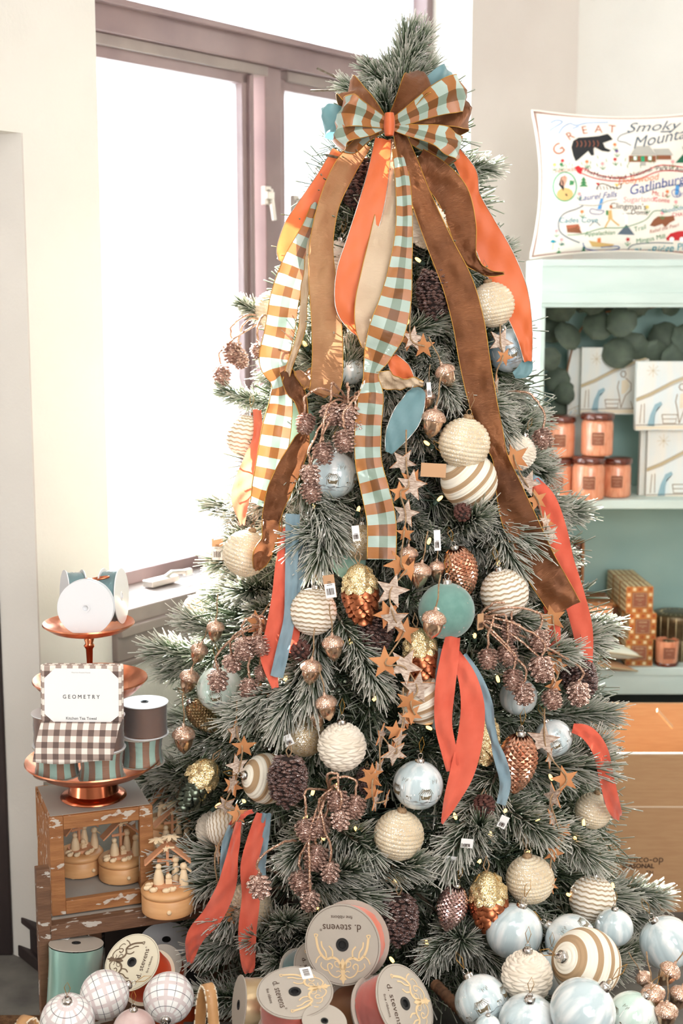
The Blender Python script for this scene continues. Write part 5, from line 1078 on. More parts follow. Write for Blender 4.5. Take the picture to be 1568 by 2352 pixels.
# basket with plaid baubles at lower left
lb=hitz(262,2505,.34); 
def basket(lab,c,rx,ry,h,m,mr,tilt=0,handles=()):
    t=thing('basket',lab,'basket',c); b=B(); b.lathe([(.6,-h),(.8,-h*.6),(.96,-h*.2),(1,0)],60,lambda r,z,a,j:r*(1+.01*sin(30*a+j*3))); b.v=[(x*rx,y*ry,z) for x,y,z in b.v]; o=ob('wall',b.mesh('wall',m,2),t); s=o.modifiers.new('t','SOLIDIFY'); s.thickness=.008
    b=B(); b.lathe([(0,-h),(.6,-h)],40); b.v=[(x*rx,y*ry,z) for x,y,z in b.v]; o=ob('bottom',b.mesh('bottom',m,2),t)
    for k in range(2):
        b=B(); b.tube([(rx*(1+.006*sin(40*a+k*PI))*cos(a),ry*(1+.006*sin(40*a+k*PI))*sin(a),.004*cos(40*a+k*PI)) for a in [2*PI*i/360 for i in range(360)]],.0085,7,closed=True); ob('rim_strand',b.mesh('rim_strand',mr,2),t)
    for (a0,hw,hh) in handles:
        hd=[]; 
        for i in range(21):
            q=PI*i/20; aa=a0+hw*cos(q); hd.append(V((rx*1.03*cos(aa),ry*1.03*sin(aa),hh*sin(q)**.7-.03)))
        g=B(); 
        for i,p in enumerate(hd):
            T=(hd[min(20,i+1)]-hd[max(0,i-1)]).normalized(); rd=V((cos(a0),sin(a0),0)); sdv=T.cross(rd).normalized()
            for (q1,q2) in((-.008,-.003),(.008,-.003),(.008,.003),(-.008,.003)): g.pt(p+rd*q1+sdv*q2)
        for i in range(20):
            for j in range(4): g.fc(4*i+j,4*i+(j+1)%4,4*i+4+(j+1)%4,4*i+4+j)
        o=ob('handle',g.mesh('handle','leather_tan',2),t,label='tan leather handle',bevel=0)
        g=B()
        for i in range(1,20): 
            for sg in(-1,1): p=hd[i]+V((cos(a0),sin(a0),0))*.006*sg; T=(hd[i+1]-hd[i-1]).normalized(); g.box(p,(.0075,.0072,.001),frame(V((0,0,1)) if abs(T.z)<.7 else V((0,1,0)),T))
        ob('stitching',g.mesh('stitching','stitch_white',False),o,kind='stuff')
    return t
basket('pale woven basket with tan leather handles holding plaid balls',lb,.150,.13,.16,'wicker_cream','wicker_cream',0,((2.75,.24,.12),(.45,.22,.17)))
def bb(kd,u,v,r,Y,lab,tl=0,tp=0,yw=0,cat='ornament',name=None):
    p=P(u,v,Y); key,fn,nm=K[kd]; s=px(p,r)/BASE[kd]; R=Matrix.Rotation(math.radians(tl),3,'Y')@Matrix.Rotation(math.radians(-tp),3,'X')@Matrix.Rotation(math.radians(yw),3,'Z'); put(key,fn,name or nm,lab,cat,p,R,s)
K['pball']=('plaid_ball',plaid_ball,'plaid_ornament'); BASE['pball']=.05; K['pink']=('pink_ball',smooth_ball('pink_marble'),'marbled_ornament'); BASE['pink']=.05
bb('pball',240,2285,56,2.32,'plaid glass ball lying on its side in the left basket',75,20)
bb('pball',387,2292,58,2.32,'plaid glass ball at the right of the left basket, cap forward',0,-115)
bb('pball',155,2345,62,2.25,'plaid glass ball lowest at the left, cap upward',5,-20)
bb('pink',308,2368,50,2.20,'pink marbled ball at the bottom edge between the plaid balls')
# baskets at right
rb=hitz(1262,2560,.30); BK=basket('dark wicker basket heaped with pale blue glass balls',rb,.235,.20,.20,'wicker_dark','wicker_brown')
b=B(); hp=[P(u,v,Y)-rb for u,v,Y in((1000,2262,2.40),(1020,2282,2.36),(1048,2312,2.32),(1078,2345,2.28),(1105,2390,2.24))]; cc=[V(q) for q in cr([tuple(q) for q in hp],12)]; b.tube(cc,[.010*(1+.12*sin(k*1.9)) for k in range(len(cc))],10); ob('handle',b.mesh('handle','wicker_brown',2),BK,label='wrapped cane handle')
rb2=hitz(1700,2490,.33); basket('second wicker basket at far right filled with acorns',rb2,.11,.10,.22,'wicker_dark','wicker_brown')
for (kd,u,v,r,Y,l,a,b_,c) in (
('plain',1180,2140,66,2.46,'plain pale blue ribbed glass ball touching the tree at bottom right',15,0,0),
('paint',1310,2160,60,2.44,'blue painted ball behind the broad tan striped ball',-60,20,0),
('stripe',1346,2212,80,2.30,'largest tan striped ball on top of the basket heap',-60,-30,0),
('braid',1210,2242,60,2.28,'cream crocheted ball on the basket heap left of the striped one',0,0,0),
('paint',1105,2300,62,2.26,'painted glass ball at the left edge of the basket heap',-30,20,0),
('paint',1212,2350,68,2.20,'painted glass ball with white palms at the bottom edge',0,-15,0),
('plain',1338,2322,76,2.16,'big swirled pale blue glass ball at the front of the heap',40,0,0),
('paintg',1452,2335,58,2.22,'greenish painted glass ball at the right end of the heap',30,0,0),
('plain',1265,2235,50,2.40,'pale blue ball glimpsed behind the crocheted ball',0,0,0),
('plain',1530,2165,62,2.50,'pale blue painted ball alone at the far right edge',-30,0,0),
('plain',1120,2360,30,2.16,'small glass ball corner at the bottom edge of the heap',0,0,0),
('plain',1410,2130,44,2.52,'glass ball half behind the zigzag ball at lower right',0,0,0)):
    bb(kd,u,v,r,Y,l,a,b_,c)
for (u,v,r,Y,l,a) in ((1535,2235,34,2.30,'upper acorn in the far right basket',30),(1500,2290,38,2.24,'front acorn in the far right basket',-10),(1560,2290,34,2.28,'acorn at the right picture edge in the far basket',15),(1530,2330,36,2.2,'lowest acorn in the far right basket',0),(1480,2250,26,2.36,'rear acorn in the far right basket',-30)):
    bb('acorn',u,v,r,Y,l,a,0,0,'acorn')
# things hidden from view that carry the low heap of spools: a low wooden table
t=thing('low_display_table','low wooden display table carrying the ribbon spools at the bottom','table',(P(700,2352,2.3).x,2.28,0))
b=B(); b.box((0,0,.185),(.46,.36,.02)); ob('table_top',b.mesh('table_top','wicker_dark',False),t,bevel=.002)
for x in(-.2,.2):
    for y in(-.15,.15): b=B(); b.box((x,y,.0875),(.03,.03,.175)); ob('leg',b.mesh('leg','crate_wood_dark',False),t)
rg=hitz(20,2330,.004); b=B(); b.box((0,0,0),(.5,.5,.008)); tag(ob('rug',b.mesh('rug','floor_rug',False),None,TRS(rg+V((-.12,-.26,0)))),'brown shaggy mat corner on the slate floor at lower left','rug')
# ---------------------------------------------------------------- right: shelf unit and goods
SY=4.2; q0=P(1240,700,SY); SX=q0.x; SD=.33; zTop=P(1240,596,SY).z
shelf=thing('mint_bookcase','pale mint painted bookcase with cornice standing right of the tree','bookcase',(SX,SY,0)); SWd=.9
def sb(nm,x0,x1,y0,y1,z0,z1,m='mint_paint',lab=None,bev=.002):
    b=B(); b.box(((x0+x1)/2,(y0+y1)/2,(z0+z1)/2),(x1-x0,y1-y0,z1-z0)); return ob(nm,b.mesh(nm,m,False),shelf,label=lab,bevel=bev)
zO=P(1252,706,SY).z; fs=px(q0,12)
sb('side_panel',0,.014,0,SD,0,zO-.0005); sb('face_stile',0,fs,-.008,-.0003,0,zO-.0005); sb('side_panel',SWd-.02,SWd,0,SD,0,zO-.0005)
sb('cornice',0,SWd,-.008,SD,zO,zTop); zc1=P(1240,650+22,SY).z; sb('cornice_moulding',-.0,SWd,-.014,0,P(1240,697,SY).z,P(1240,672,SY).z); sb('cornice_moulding',-.0,SWd,-.014,.0,P(1240,612,SY).z,zTop)
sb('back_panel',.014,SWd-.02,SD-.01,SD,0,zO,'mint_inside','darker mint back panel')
zs1=P(1300,1149,SY).z; zs2=P(1400,1534,SY).z; zs3=P(1400,1596,SY).z
sb('shelf_board',.014,SWd-.02,0,SD-.01,P(1300,1169,SY).z,zs1); sb('shelf_board',.014,SWd-.02,0,SD-.01,P(1400,1552,SY).z,zs2); sb('apron_board',.014,SWd-.02,0.004,.02,zs3,P(1400,1552,SY).z,'mint_paint'); sb('shelf_board',.014,SWd-.02,0,SD-.01,.06,.08)
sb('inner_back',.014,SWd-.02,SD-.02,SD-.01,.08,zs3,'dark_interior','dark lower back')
# candle jars
def jar():
    b=B(); b.lathe([(0,0),(.046,0),(.049,.003),(.050,.01),(.050,.098),(.047,.108),(.042,.112)],48,lambda r,z,a,j:r*(1+(.012*abs(sin(12*a)) if r>.045 else 0))); body=b.mesh('glass','jar_amber',50)
    b=B(); b.lathe([(.044,.110),(.051,.112),(.0525,.116),(.0525,.128),(.049,.132),(.030,.135),(0,.136)],48,lambda r,z,a,j:r*(1+(.02*abs(sin(16*a)) if r>.05 else 0))); lid=b.mesh('lid','jar_lid',50)
    mp=lambda x,y,o=.0525:(o*sin(x/.052),-o*cos(x/.052),y)
    b=B(); b.grid(lambda a,c:mp((a-.5)*.040,.035+c*.040),8,2); lb=b.mesh('label','label_brown',2)
    b=B(); m2=lambda x,y:mp(x,y,.0532); b.stroke([(-.0195,.0355),(.0195,.0355),(.0195,.0745),(-.0195,.0745)],.0018,m2,closed=True); b.text('VOLUSPA',0,.066,.0075,m2); b.text('SPICED PUMPKIN',0,.056,.0035,m2); b.text('LATTE',0,.051,.0035,m2); b.text('VOLUSPA',0,.043,.004,m2); ll=b.mesh('lettering','label_line',False)
    r=B(); r.tube([(.049*cos(a),.049*sin(a),.108) for a in [i*2*PI/40 for i in range(40)]],.0015,5,closed=True)
    return [('glass',body,[]),('lid',lid,[]),('label',lb,[(('lettering','stuff'),ll,[])])]
def jr(u,Y,z,lab,s=1): p=P(u,1000,Y); put('jar',jar,'candle_jar',lab,'candle',V((p.x,p.y,z)),Matrix.Rotation(-.12,3,'Z'),s,'amber candle jars on the top shelf')
J=SY+.06; z0=zs1+.001; jr(1281,J,z0,'lower left amber candle jar in the stack',.91); jr(1353,J-.03,z0,'lower middle amber candle jar in the stack',.97); jr(1417,J+.02,z0,'small lower right amber candle jar in the stack',.9)
jr(1284,J,z0+.1245,'upper left amber candle jar in the stack',.93); jr(1371,J-.03,z0+.1325,'upper right amber candle jar in the stack',.95)
# nativity canvases
def canvas(lab,x0,x1,v0,v1,Y,yaw=0,n=1):
    a=P(x0,v1,Y); c=P(x1,v0,Y); W=c.x-a.x; H=c.z-a.z; t=thing('canvas_block',lab,'wall art',TRS(V((a.x,Y,a.z)),Matrix.Rotation(yaw,3,'Z')),'nativity canvas blocks')
    b=B(); b.box((W/2,.015,H/2),(W,.03,H)); bl=ob('block',b.mesh('block','canvas_wash',False),t,bevel=.002)
    mp=lambda x,y:(x*W,-.0006,y*W)
    def part(nm,m,fn): b=B(); fn(b); ob(nm,b.mesh(nm,m,False),t)
    part('painted_ledge','art_cream',lambda b:b.poly([(0.0,.06),(1,.08),(1,.02),(0,.02)],mp))
    part('painted_roof','art_tan',lambda b:(b.stroke([(0,.42),(.2,.50),(.5,.66),(1,.86)],.03,mp)))
    part('painted_outlines','art_brown',lambda b:(b.stroke([(0,.44),(.2,.525),(.5,.685),(1,.885)],.008,mp),b.stroke([(0,.40),(.2,.475),(.5,.63),(1,.835)],.008,mp),b.stroke([(.36,.22),(.38,.10),(.55,.10),(.57,.22),(.36,.22)],.012,mp),b.stroke([(.37,.16),(.56,.16)],.01,mp),b.stroke([(.56,.5),(.54,.40),(.57,.28),(.60,.10)],.012,mp),b.stroke([(.60,.56),(.58,.60),(.60,.64),(.64,.64),(.66,.60),(.64,.55),(.60,.56)],.014,mp),b.stroke([(.66,.54),(.74,.46),(.74,.36),(.66,.28),(.60,.10)],.012,mp),b.stroke([(.74,.2),(.78,.08)],.01,mp),b.stroke([(0,.075),(.4,.085),(1,.09)],.01,mp),b.stroke([(.06,.10),(.075,.36)],.01,mp),b.stroke([(.12,.10),(.115,.37)],.01,mp)))
    part('painted_star','art_tan',lambda b:[b.stroke([(.22-.09*cos(k*PI/4),.82-.09*sin(k*PI/4)),(.22+.09*cos(k*PI/4),.82+.09*sin(k*PI/4))],.005,mp) for k in range(4)])
    part('painted_robe','art_blue',lambda b:(b.poly([(.16,.06),(.20,.22),(.26,.36),(.34,.40),(.36,.36),(.29,.30),(.26,.18),(.26,.06)],mp)))
    part('painted_cloak','art_cream',lambda b:b.poly([(.60,.5),(.68,.52),(.72,.42),(.66,.32),(.60,.30)],mp))
canvas('canvas block at the far left, mostly behind the next one',1302,1336,800,956,4.40)
canvas('canvas block behind the candle jars, fully painted front',1332,1492,798,952,4.37)
canvas('front canvas block at the right on top of its stack',1458,1632,830,989,4.26)
canvas('lower canvas block under the front one, standing on the shelf',1482,1656,989,1149,4.28)
canvas('edge on canvas block left of the lower one on shelf',1466,1484,989,1145,4.30)
canvas('hidden canvas block low behind the candle jars, carrying the rear ones',1304,1398,952,1146,4.44)
# eucalyptus
eu=thing('eucalyptus_garland','dusty green eucalyptus garland hung inside the top of bookcase','garland',P(1400,720,SY+.22)); e0=eu.location.copy()
b=B(); stp=[P(u,v,SY+.2)-e0 for u,v in((1560,690),(1470,712),(1400,715),(1350,735),(1318,790),(1300,860),(1285,925))]; b.tube([V(q) for q in cr([tuple(q) for q in stp],6)],.003,6); ob('stem',b.mesh('stem','euc_stem',2),eu)
def leafm():
    b=B(); b.grid(lambda a,c:V((.034*(2*a-1)*math.sqrt(max(0,1-(2*c-1)**2))*(1 if True else 0),.010*((2*a-1)**2)-.006*sin(c*PI),.036*(c*2))),8,8); return b.mesh('leaf','eucalyptus',2)
LF=leafm(); random.seed(8)
for (u,v,r,an) in ((1305,740,30,-40),(1330,715,30,20),(1300,765,30,-70),(1355,725,28,10),(1390,755,32,60),(1360,775,32,30),(1385,790,32,120),(1325,800,30,-30),(1290,815,24,-110),(1300,850,26,-140),(1285,880,22,160),(1310,880,24,-160),(1290,915,24,180),(1380,715,30,40),(1420,712,30,-10),(1445,720,26,50),(1480,725,30,-20),(1500,745,32,140),(1475,770,34,-150),(1530,720,30,30),(1550,750,32,130),(1510,785,34,-170),(1545,790,34,160),(1500,815,30,190),(1555,820,30,170),(1530,760,30,200),(1270,720,26,-30),(1560,705,30,20)):
    p=P(u,v,SY+.17+uni(-.04,.05)); s=px(p,r)/.034; ob('leaf',LF,eu,TRS(p-e0,Matrix.Rotation(math.radians(an),3,'Y')@Matrix.Rotation(uni(-.5,.5),3,'X')@Matrix.Rotation(uni(-.6,.6),3,'Z'),s*1.15))
# patterned candle boxes, lower shelf
def gbox():
    W=.082;b=B(); b.box((0,W/2,W/2),(W,W,W)); core=b.mesh('box','gold_foil',False); c=B(); d=B()
    for k in range(5):
        for r in range(5):
            x=-W/2+W*(k+.5)/5; z=W*(r+.5)/5
            if r in(0,4) or k in(0,4):
                (c if (k+r)%2 else d).prism([(x+q*cos(a),z+q*1.0*sin(a)) for a,q in [(i*PI/4,W*(.085 if i%2 else .055)) for i in range(8)]],0,.0012,lambda X,Y,Z:(X,-Z,Y))
            for sgn,off in((-1,0),(1,0)):
                c.prism([(W*(k+.5)/5+q*cos(a),z+q*sin(a)) for a,q in [(i*PI/3,W*.075) for i in range(6)]],0,.001,lambda X,Y,Z,s=sgn:(s*(W/2+Z),X,Y))
            c.prism([(x+q*cos(a),W*(r+.5)/5+q*sin(a)) for a,q in [(i*PI/3,W*.075) for i in range(6)]],0,.001,lambda X,Y,Z:(X,Y,W+Z))
    lp=B(); lp.box((0,-.0015,W/2),(W*.56,.002,W*.56)); t=B(); mp=lambda x,y:(x,-.0028,y); t.stroke([(-W*.25,W*.25),(W*.25,W*.25),(W*.25,W*.75),(-W*.25,W*.75)],.0008,mp,closed=True); t.text('VOLUSPA',0,W*.66,.006,mp); t.text('SPICED PUMPKIN',0,W*.53,.0032,mp); t.text('LATTE',0,W*.47,.0032,mp); t.text('VOLUSPA',0,W*.34,.003,mp)
    return [('box',core,[]),(('light_pattern','stuff'),c.mesh('light_pattern','foil_light',False),[]),(('rust_pattern','stuff'),d.mesh('rust_pattern','foil_rust',False),[]),('label',lp.mesh('label','label_brown',False),[(('lettering','stuff'),t.mesh('lettering','foil_light',False),[])])]
for lvl,(ua,name_) in enumerate(((1468,'bottom'),(1474,'middle'),(1465,'top'))):
    for k in range(3):
        p=P(ua,1480,SY+.02); x=p.x-.004*k; y=SY+.02+k*.088; put('gbox',gbox,'candle_box',('front','second','rearmost')[k]+' gold patterned candle box in the '+name_+' row','candle box',V((x,y,zs2+.001+lvl*.0825)),Matrix.Rotation(.03*(lvl-1),3,'Z'),1,'gold patterned candle boxes')
for k in range(2):
    p=P(1425,1500,SY+.2); put('gbox',gbox,'candle_box',('lower','upper')[k]+' gold patterned candle box far back left of the stack','candle box',V((p.x-.01,SY+.19,zs2+.001+k*.084)),None,1,'gold patterned candle boxes')
# round patterned tins and glass candle
def tin(): 
    b=B(); b.lathe([(0,0),(.066,0),(.068,.004),(.068,.045),(.07,.047),(.07,.066),(.066,.07),(0,.071)],48,lambda r,z,a,j:r*(1+.008*abs(sin(20*a)))); r=B()
    for k in range(18):
        a=k*2*PI/18; r.tube([(.0705*cos(a),.0705*sin(a),z) for z in(.0,.066)]+[(.04*cos(a),.04*sin(a),.0715)],.0012,4)
    return [('tin',b.mesh('tin','box_dark',50),[]),(('ribs','stuff'),r.mesh('ribs','foil_light',2),[])]
p=P(1545,1480,SY+.13); put('tin',tin,'candle_tin','lower round patterned tin behind the glass candle','candle tin',V((p.x,p.y,zs2+.001))); put('tin',tin,'candle_tin','upper round patterned tin with greenish lid','candle tin',V((p.x+.003,p.y,zs2+.0735)))
b=B(); b.lathe([(0,0),(.030,0),(.034,.004),(.037,.07),(.0365,.078),(.034,.078),(.034,.07)],36); p=P(1530,1500,SY+.04); t=thing('glass_candle','rose brown glass candle with dark base on the lower shelf','candle',V((p.x,p.y,zs2+.001))); ob('glass',b.mesh('glass','jar_amber',50),t); b=B(); b.box((0,-.0365,.043),(.034,.002,.034)); l=ob('label',b.mesh('label','label_brown',False),t); b=B(); b.text('VOLUSPA',0,.052,.006,lambda x,y:(x,-.0381,y)); b.text('LATTE',0,.04,.004,lambda x,y:(x,-.0381,y)); ob('lettering',b.mesh('lettering','label_line',False),l); b=B(); b.lathe([(.0,-.0005),(.036,0),(.037,.008),(.0355,.010)],36); ob('dark_base',b.mesh('dark_base','jar_lid',50),t)
# framed box, wooden box with glassware
p=P(1322,1370,SY+.20); t=thing('framed_box','tall wooden framed box standing at the back beside coral ribbon','box',V((p.x-.03,SY+.2,P(1300,1368,SY+.2).z)))
hz_=P(1300,1243,SY+.2).z-P(1300,1368,SY+.2).z
for nm,c,s in(('frame_rail',(0,0,hz_),(.10,.03,.008)),('frame_rail',(0,0,.004),(.10,.03,.008)),('frame_stile',(.047,0,hz_/2),(.008,.03,hz_)),('frame_stile',(-.047,0,hz_/2),(.008,.03,hz_))): b=B(); b.box(c,s); ob(nm,b.mesh(nm,'crate_wood',False),t)
b=B(); b.box((0,.008,hz_/2),(.09,.006,hz_)); ob('dark_panel',b.mesh('dark_panel','glass_dark',False),t); b=B(); b.tube([(-.02,-.002,hz_-.012),(.01,-.008,hz_-.02),(.038,-.012,hz_-.008)],.004,6); b.tube([(.012,-.004,hz_*.1),(.01,-.006,hz_-.03),(.02,-.008,hz_-.02)],.003,6); ob('candy_cane',b.mesh('candy_cane','piping_brown',2),t,label='striped stick inside')
p=P(1360,1500,SY+.16); t=thing('wooden_box','wooden box with pale lid and mirrored side under framed box','box',V((p.x-.02,SY+.17,zs2+.001))); hb=P(1300,1372,SY+.17).z-zs2
b=B(); b.box((0,0,hb-.006),(.14,.15,.012)); ob('lid',b.mesh('lid','crate_wood',False),t,bevel=.002); b=B(); b.box((0,0,(hb-.013)/2),(.13,.14,hb-.013)); ob('body',b.mesh('body','glass_dark',False),t)
for i,(u,zz) in enumerate(((1393,.0),(1405,.0),(1398,.055))):
    p=P(u,1500,SY+.05+.03*i); b=B(); b.lathe([(0,0),(.014,0),(.016,.004),(.017,.045),(.0165,.052),(0,.052)],20); t=thing('copper_cup',('left small copper cup in the dark gap','right small copper cup in the dark gap','rear small copper cup above the other two')[i],'cup',V((p.x,p.y,zs2+.001+zz+ .02*0))); ob('bowl',b.mesh('bowl','mercury_copper',50),t); b=B(); b.lathe([(.017,.045),(.0178,.046),(.0178,.053),(.0165,.053)],20); ob('rim',b.mesh('rim','jar_lid',50),t)
# cushions on the front of the lower shelf
for i,(u0,v0,ww,hh,m,lab) in enumerate(((1370,1500,.20,.05,'cushion_cream','cream printed cushion jutting from the lower shelf'),(1365,1530,.19,.03,'kraft','tan cushion under the cream one on the lower shelf'))):
    p=P(u0,v0,SY-.02); t=thing('cushion',lab,'cushion',TRS(V((p.x,p.y+.04,zs2+(.062 if i==0 else .016))),Euler((0,.22,.5)))); b=B()
    def pf(a,c,s): x=2*a-1;y=2*c-1; h=(max(0,(1-abs(x)**3)*(1-abs(y)**3)))**.5; return V((x*ww/2*(1+.08*y*y),y*ww*.45*(1+.08*x*x),s*hh*.5*h))
    b.grid(lambda a,c:pf(a,c,1),20,20); b.grid(lambda a,c:pf(1-a,c,-1),20,20); ob('cover',b.mesh('cover',m,2),t)
    b=B(); ed=[pf(k/20,0,1) for k in range(20)]+[pf(1,k/20,1) for k in range(20)]+[pf(1-k/20,1,1) for k in range(20)]+[pf(0,1-k/20,1) for k in range(20)]; b.tube(ed,.0025,5,closed=True); ob('piping',b.mesh('piping','art_tan',2),t)
# dark picture frame in the bottom opening
p=P(1400,1640,SY+.1); t=thing('picture_frame','grey picture frame lying in the dark bottom compartment','picture frame',TRS(V((p.x-.02,SY+.12,P(1400,1650,SY+.1).z-.01)),Euler((-.3,0,.05)))); b=B(); b.box((0,0,0),(.14,.01,.06)); ob('panel',b.mesh('panel','dark_interior',False),t)
for c,s in(((0,-.004,.03),(.15,.012,.006)),((.073,-.004,0),(.006,.012,.06)),((-.073,-.004,0),(.006,.012,.06))): b=B(); b.box(c,s); ob('moulding',b.mesh('moulding','window_sash',False),t)
# ---------------------------------------------------------------- pillow with embroidery
PYa=SY+.055; pl=P(1222,592,PYa); pr_x=P(1648,592,PYa).x; PW=pr_x-pl.x; PH=P(1240,250,PYa).z-zTop-.004
pc=V(((pl.x+pr_x)/2,PYa+.05,zTop+.006+PH/2)); pil=thing('embroidered_pillow','white embroidered souvenir pillow standing on top of the mint bookcase','pillow',TRS(pc,Euler((-.06,0,0))))
a_,b__=PW/2,PH/2
def pm(X,Y,s=-1,o=0):
    x=max(-1,min(1,X/a_)); y=max(-1,min(1,Y/b__)); h=(max(0,(1-abs(x)**2.6)*(1-abs(y)**2.6)))**.5; pxn=1-.10*(1-y*y); pzn=1-.10*(1-x*x)
    return V((x*a_*pxn,s*(.055*h+o),y*b__*pzn))
b=B(); b.grid(lambda a,c:pm((2*a-1)*a_,(2*c-1)*b__),40,40); b.grid(lambda a,c:pm((1-2*a)*a_,(2*c-1)*b__,1),40,40); ob('cover',b.mesh('cover','pillow_cloth',2),pil)
ed=[pm((2*k/30-1)*a_,-b__) for k in range(30)]+[pm(a_,(2*k/30-1)*b__) for k in range(30)]+[pm((1-2*k/30)*a_,b__) for k in range(30)]+[pm(-a_,(1-2*k/30)*b__) for k in range(30)]
b=B(); b.tube(ed,.005,8,closed=True); ob('piping',b.mesh('piping','pillow_cloth',2),pil); b=B(); b.tube([q+V((0,-.0045,0))*1 for q in [q*0.985 for q in ed]],.0022,6,closed=True); ob('inner_piping',b.mesh('inner_piping','piping_brown',2),pil,label='brown piping line')
# embroidery in crop coordinates: x 0..1568 -> left part of pillow (crop px, 4.04 per photo px)
def ec(x,y):  # crop px -> pillow local 2D (undoing the pinch roughly)
    u=1180+x/4.041; v=220+y/4.041; p=P(u,v,PYa-.0); X=p.x-pc.x; Z=p.z-pc.z
    for _ in range(3):
        xx=max(-1,min(1,X/a_)); 
    yn=max(-1,min(1,Z/b__)); X2=X/(1-.10*(1-yn*yn)); xn=max(-1,min(1,X2/a_)); return (X2,Z/(1-.10*(1-xn*xn)))
def em(x,y): X,Y=ec(x,y); return pm(X,Y,-1,.0012)
E={}
def eb(c): return E.setdefault(c,B())
def st_(c,pts,w_=10,cl=False,sm_=True):
    if sm_ and len(pts)>2 and not cl: pts=[q for q in cr([tuple(map(float,q)) for q in pts],5)]
    eb(c).stroke(pts,w_,em,closed=cl)
def py_(c,pts): eb(c).poly(pts,em)
def tx(c,s,x,y,size,ang=0,shear=0,bold=.01,sx=1): eb(c).text(s,x,y,-size,lambda X,Y:em(X,Y),ang=math.radians(ang),shear=shear,bold=0,sx=-sx)
for ch,x,y,an in(('G',425,500,-35),('R',535,375,-30),('E',670,320,-8),('A',800,310,4),('T',925,310,8)): tx('rust',ch,x,y,150 if ch=='G' else 110,an,0,.02)
tx('steel','Smoky',1290,285,135,-4,.5,.012,1.35); tx('steel','Mountains',1430,385,150,-12,.5,.012,1.1); st_('steel',[(1370,335),(1460,330),(1480,320)],12); st_('steel',[(1100,335),(1000,370),(970,420),(1040,440),(1090,468)],8)
st_('blue',[(360,240),(420,215),(470,235),(370,300),(350,320)],8); st_('blue',[(430,350),(470,290),(540,250),(600,270),(700,245),(900,238)],8); st_('blue',[(560,300),(620,280)],7)
# bear
py_('black',[(540,480),(560,420),(610,390),(700,385),(800,375),(850,362),(880,355),(900,375),(925,410),(880,425),(830,440),(850,490),(905,515),(880,530),(820,520),(770,470),(740,500),(745,560),(720,565),(690,515),(640,520),(600,545),(600,600),(575,615),(555,560)])
for k in range(6): st_('rust',[(590+k*38,420),(600+k*38,450),(588+k*38,480)],5)
# lodge
py_('grey',[(1080,560),(1130,475),(1260,470),(1320,560)]); py_('grey',[(1290,500),(1440,495),(1480,560),(1320,565)]); py_('brown',[(1065,565),(1315,565),(1315,625),(1065,625)]); py_('brown',[(1320,560),(1460,560),(1460,600),(1320,602)]); py_('emer',[(1178,570),(1210,570),(1210,622),(1178,622)]); 
for xx in(1125,1260): py_('white',[(xx-16,570),(xx+16,570),(xx+16,608),(xx-16,608)]); st_('emer',[(xx-16,570),(xx+16,570),(xx+16,608),(xx-16,608)],6,True)
py_('dkgreen',[(1568,470),(1600,520),(1500,630),(1660,630),(1630,520)]); py_('grey',[(1170,628),(1222,628),(1222,660),(1165,660)])
# banner
st_('red',[(630,675),(760,740),(950,775),(1150,740),(1330,660),(1480,660),(1640,680)],9); st_('red',[(610,720),(760,780),(950,805),(1150,785),(1330,715),(1480,705),(1640,720)],9); py_('red',[(565,670),(600,655),(640,690),(620,740),(590,720)])
for s,x,y,a in(('The',690,712,24),('Most',795,752,14),('Visited',955,770,-2),('National',1175,722,-18),('Park',1370,682,-2),('In',1458,685,6),('America',1600,705,10)): tx('black',s,x,y,62,a,.0,.012)
tx('rust','CHEROKEE',470,700,44,-6,0,.01); 
st_('emer',[(475+105*cos(i*2*PI/24),850+135*sin(i*2*PI/24)) for i in range(24)],10,True,False); py_('tan',[(475+75*cos(i*PI/6),920+60*sin(i*PI/6)) for i in range(12)]); py_('skin',[(470,745),(495,760),(490,800),(470,850),(440,830),(440,770)]); py_('black',[(420,830),(440,760),(480,742),(450,800),(470,860),(500,940),(485,935),(450,870)]); py_('green',[(520,790),(560,800),(555,835),(515,840)])
for cx,cy,h in((645,820,120),(665,1440,90),(1045,1480,40)): 
    for k in range(3): py_('green' if h>100 else 'dkgreen',[(cx,cy-h/2+k*h*.22),(cx+h*(.2+.07*k),cy-h/2+h*(.3+.24*k)),(cx-h*(.2+.07*k),cy-h/2+h*(.3+.24*k))])
st_('black',[(760,880),(800,830),(860,840),(900,860),(980,870),(990,820)],7); [st_('black',[(765+k*30,850),(775+k*30,885)],5) for k in range(7)]; py_('red',[(755,820),(790,820),(780,850)]); py_('yellow',[(925,830),(965,830),(955,860)])
tx('orange','Dollywood',1145,790,85,-8,.3,.01); tx('navy','Gatlinburg',1315,840,125,-13,.3,.022); tx('navy','Laurel Falls',770,945,78,-6,.4,.008)
py_('blue',[(800,965),(825,965),(805,1065),(770,1065)]); st_('navy',[(700,1080),(720,1060),(780,1075),(830,1080),(800,1110),(720,1105),(700,1080)],6); 
tx('pink','Sugarlands',1165,975,75,-2,.1,.008); tx('red','Mt. Le',1350,925,60,8,0,.01); tx('red','Conte',1365,980,60,4,0,.01); tx('black',"Clingman's",1055,1040,78,2,0,.01); tx('black','Dome',1160,1095,64,2,0,.01)
py_('blue',[(1500,840),(1540,835),(1525,930),(1490,930)]); st_('navy',[(1460,900),(1490,880),(1540,900),(1530,945),(1480,945),(1460,900)],6); tx('navy','Grotto Falls',1640,890,60,-20,0,.01)
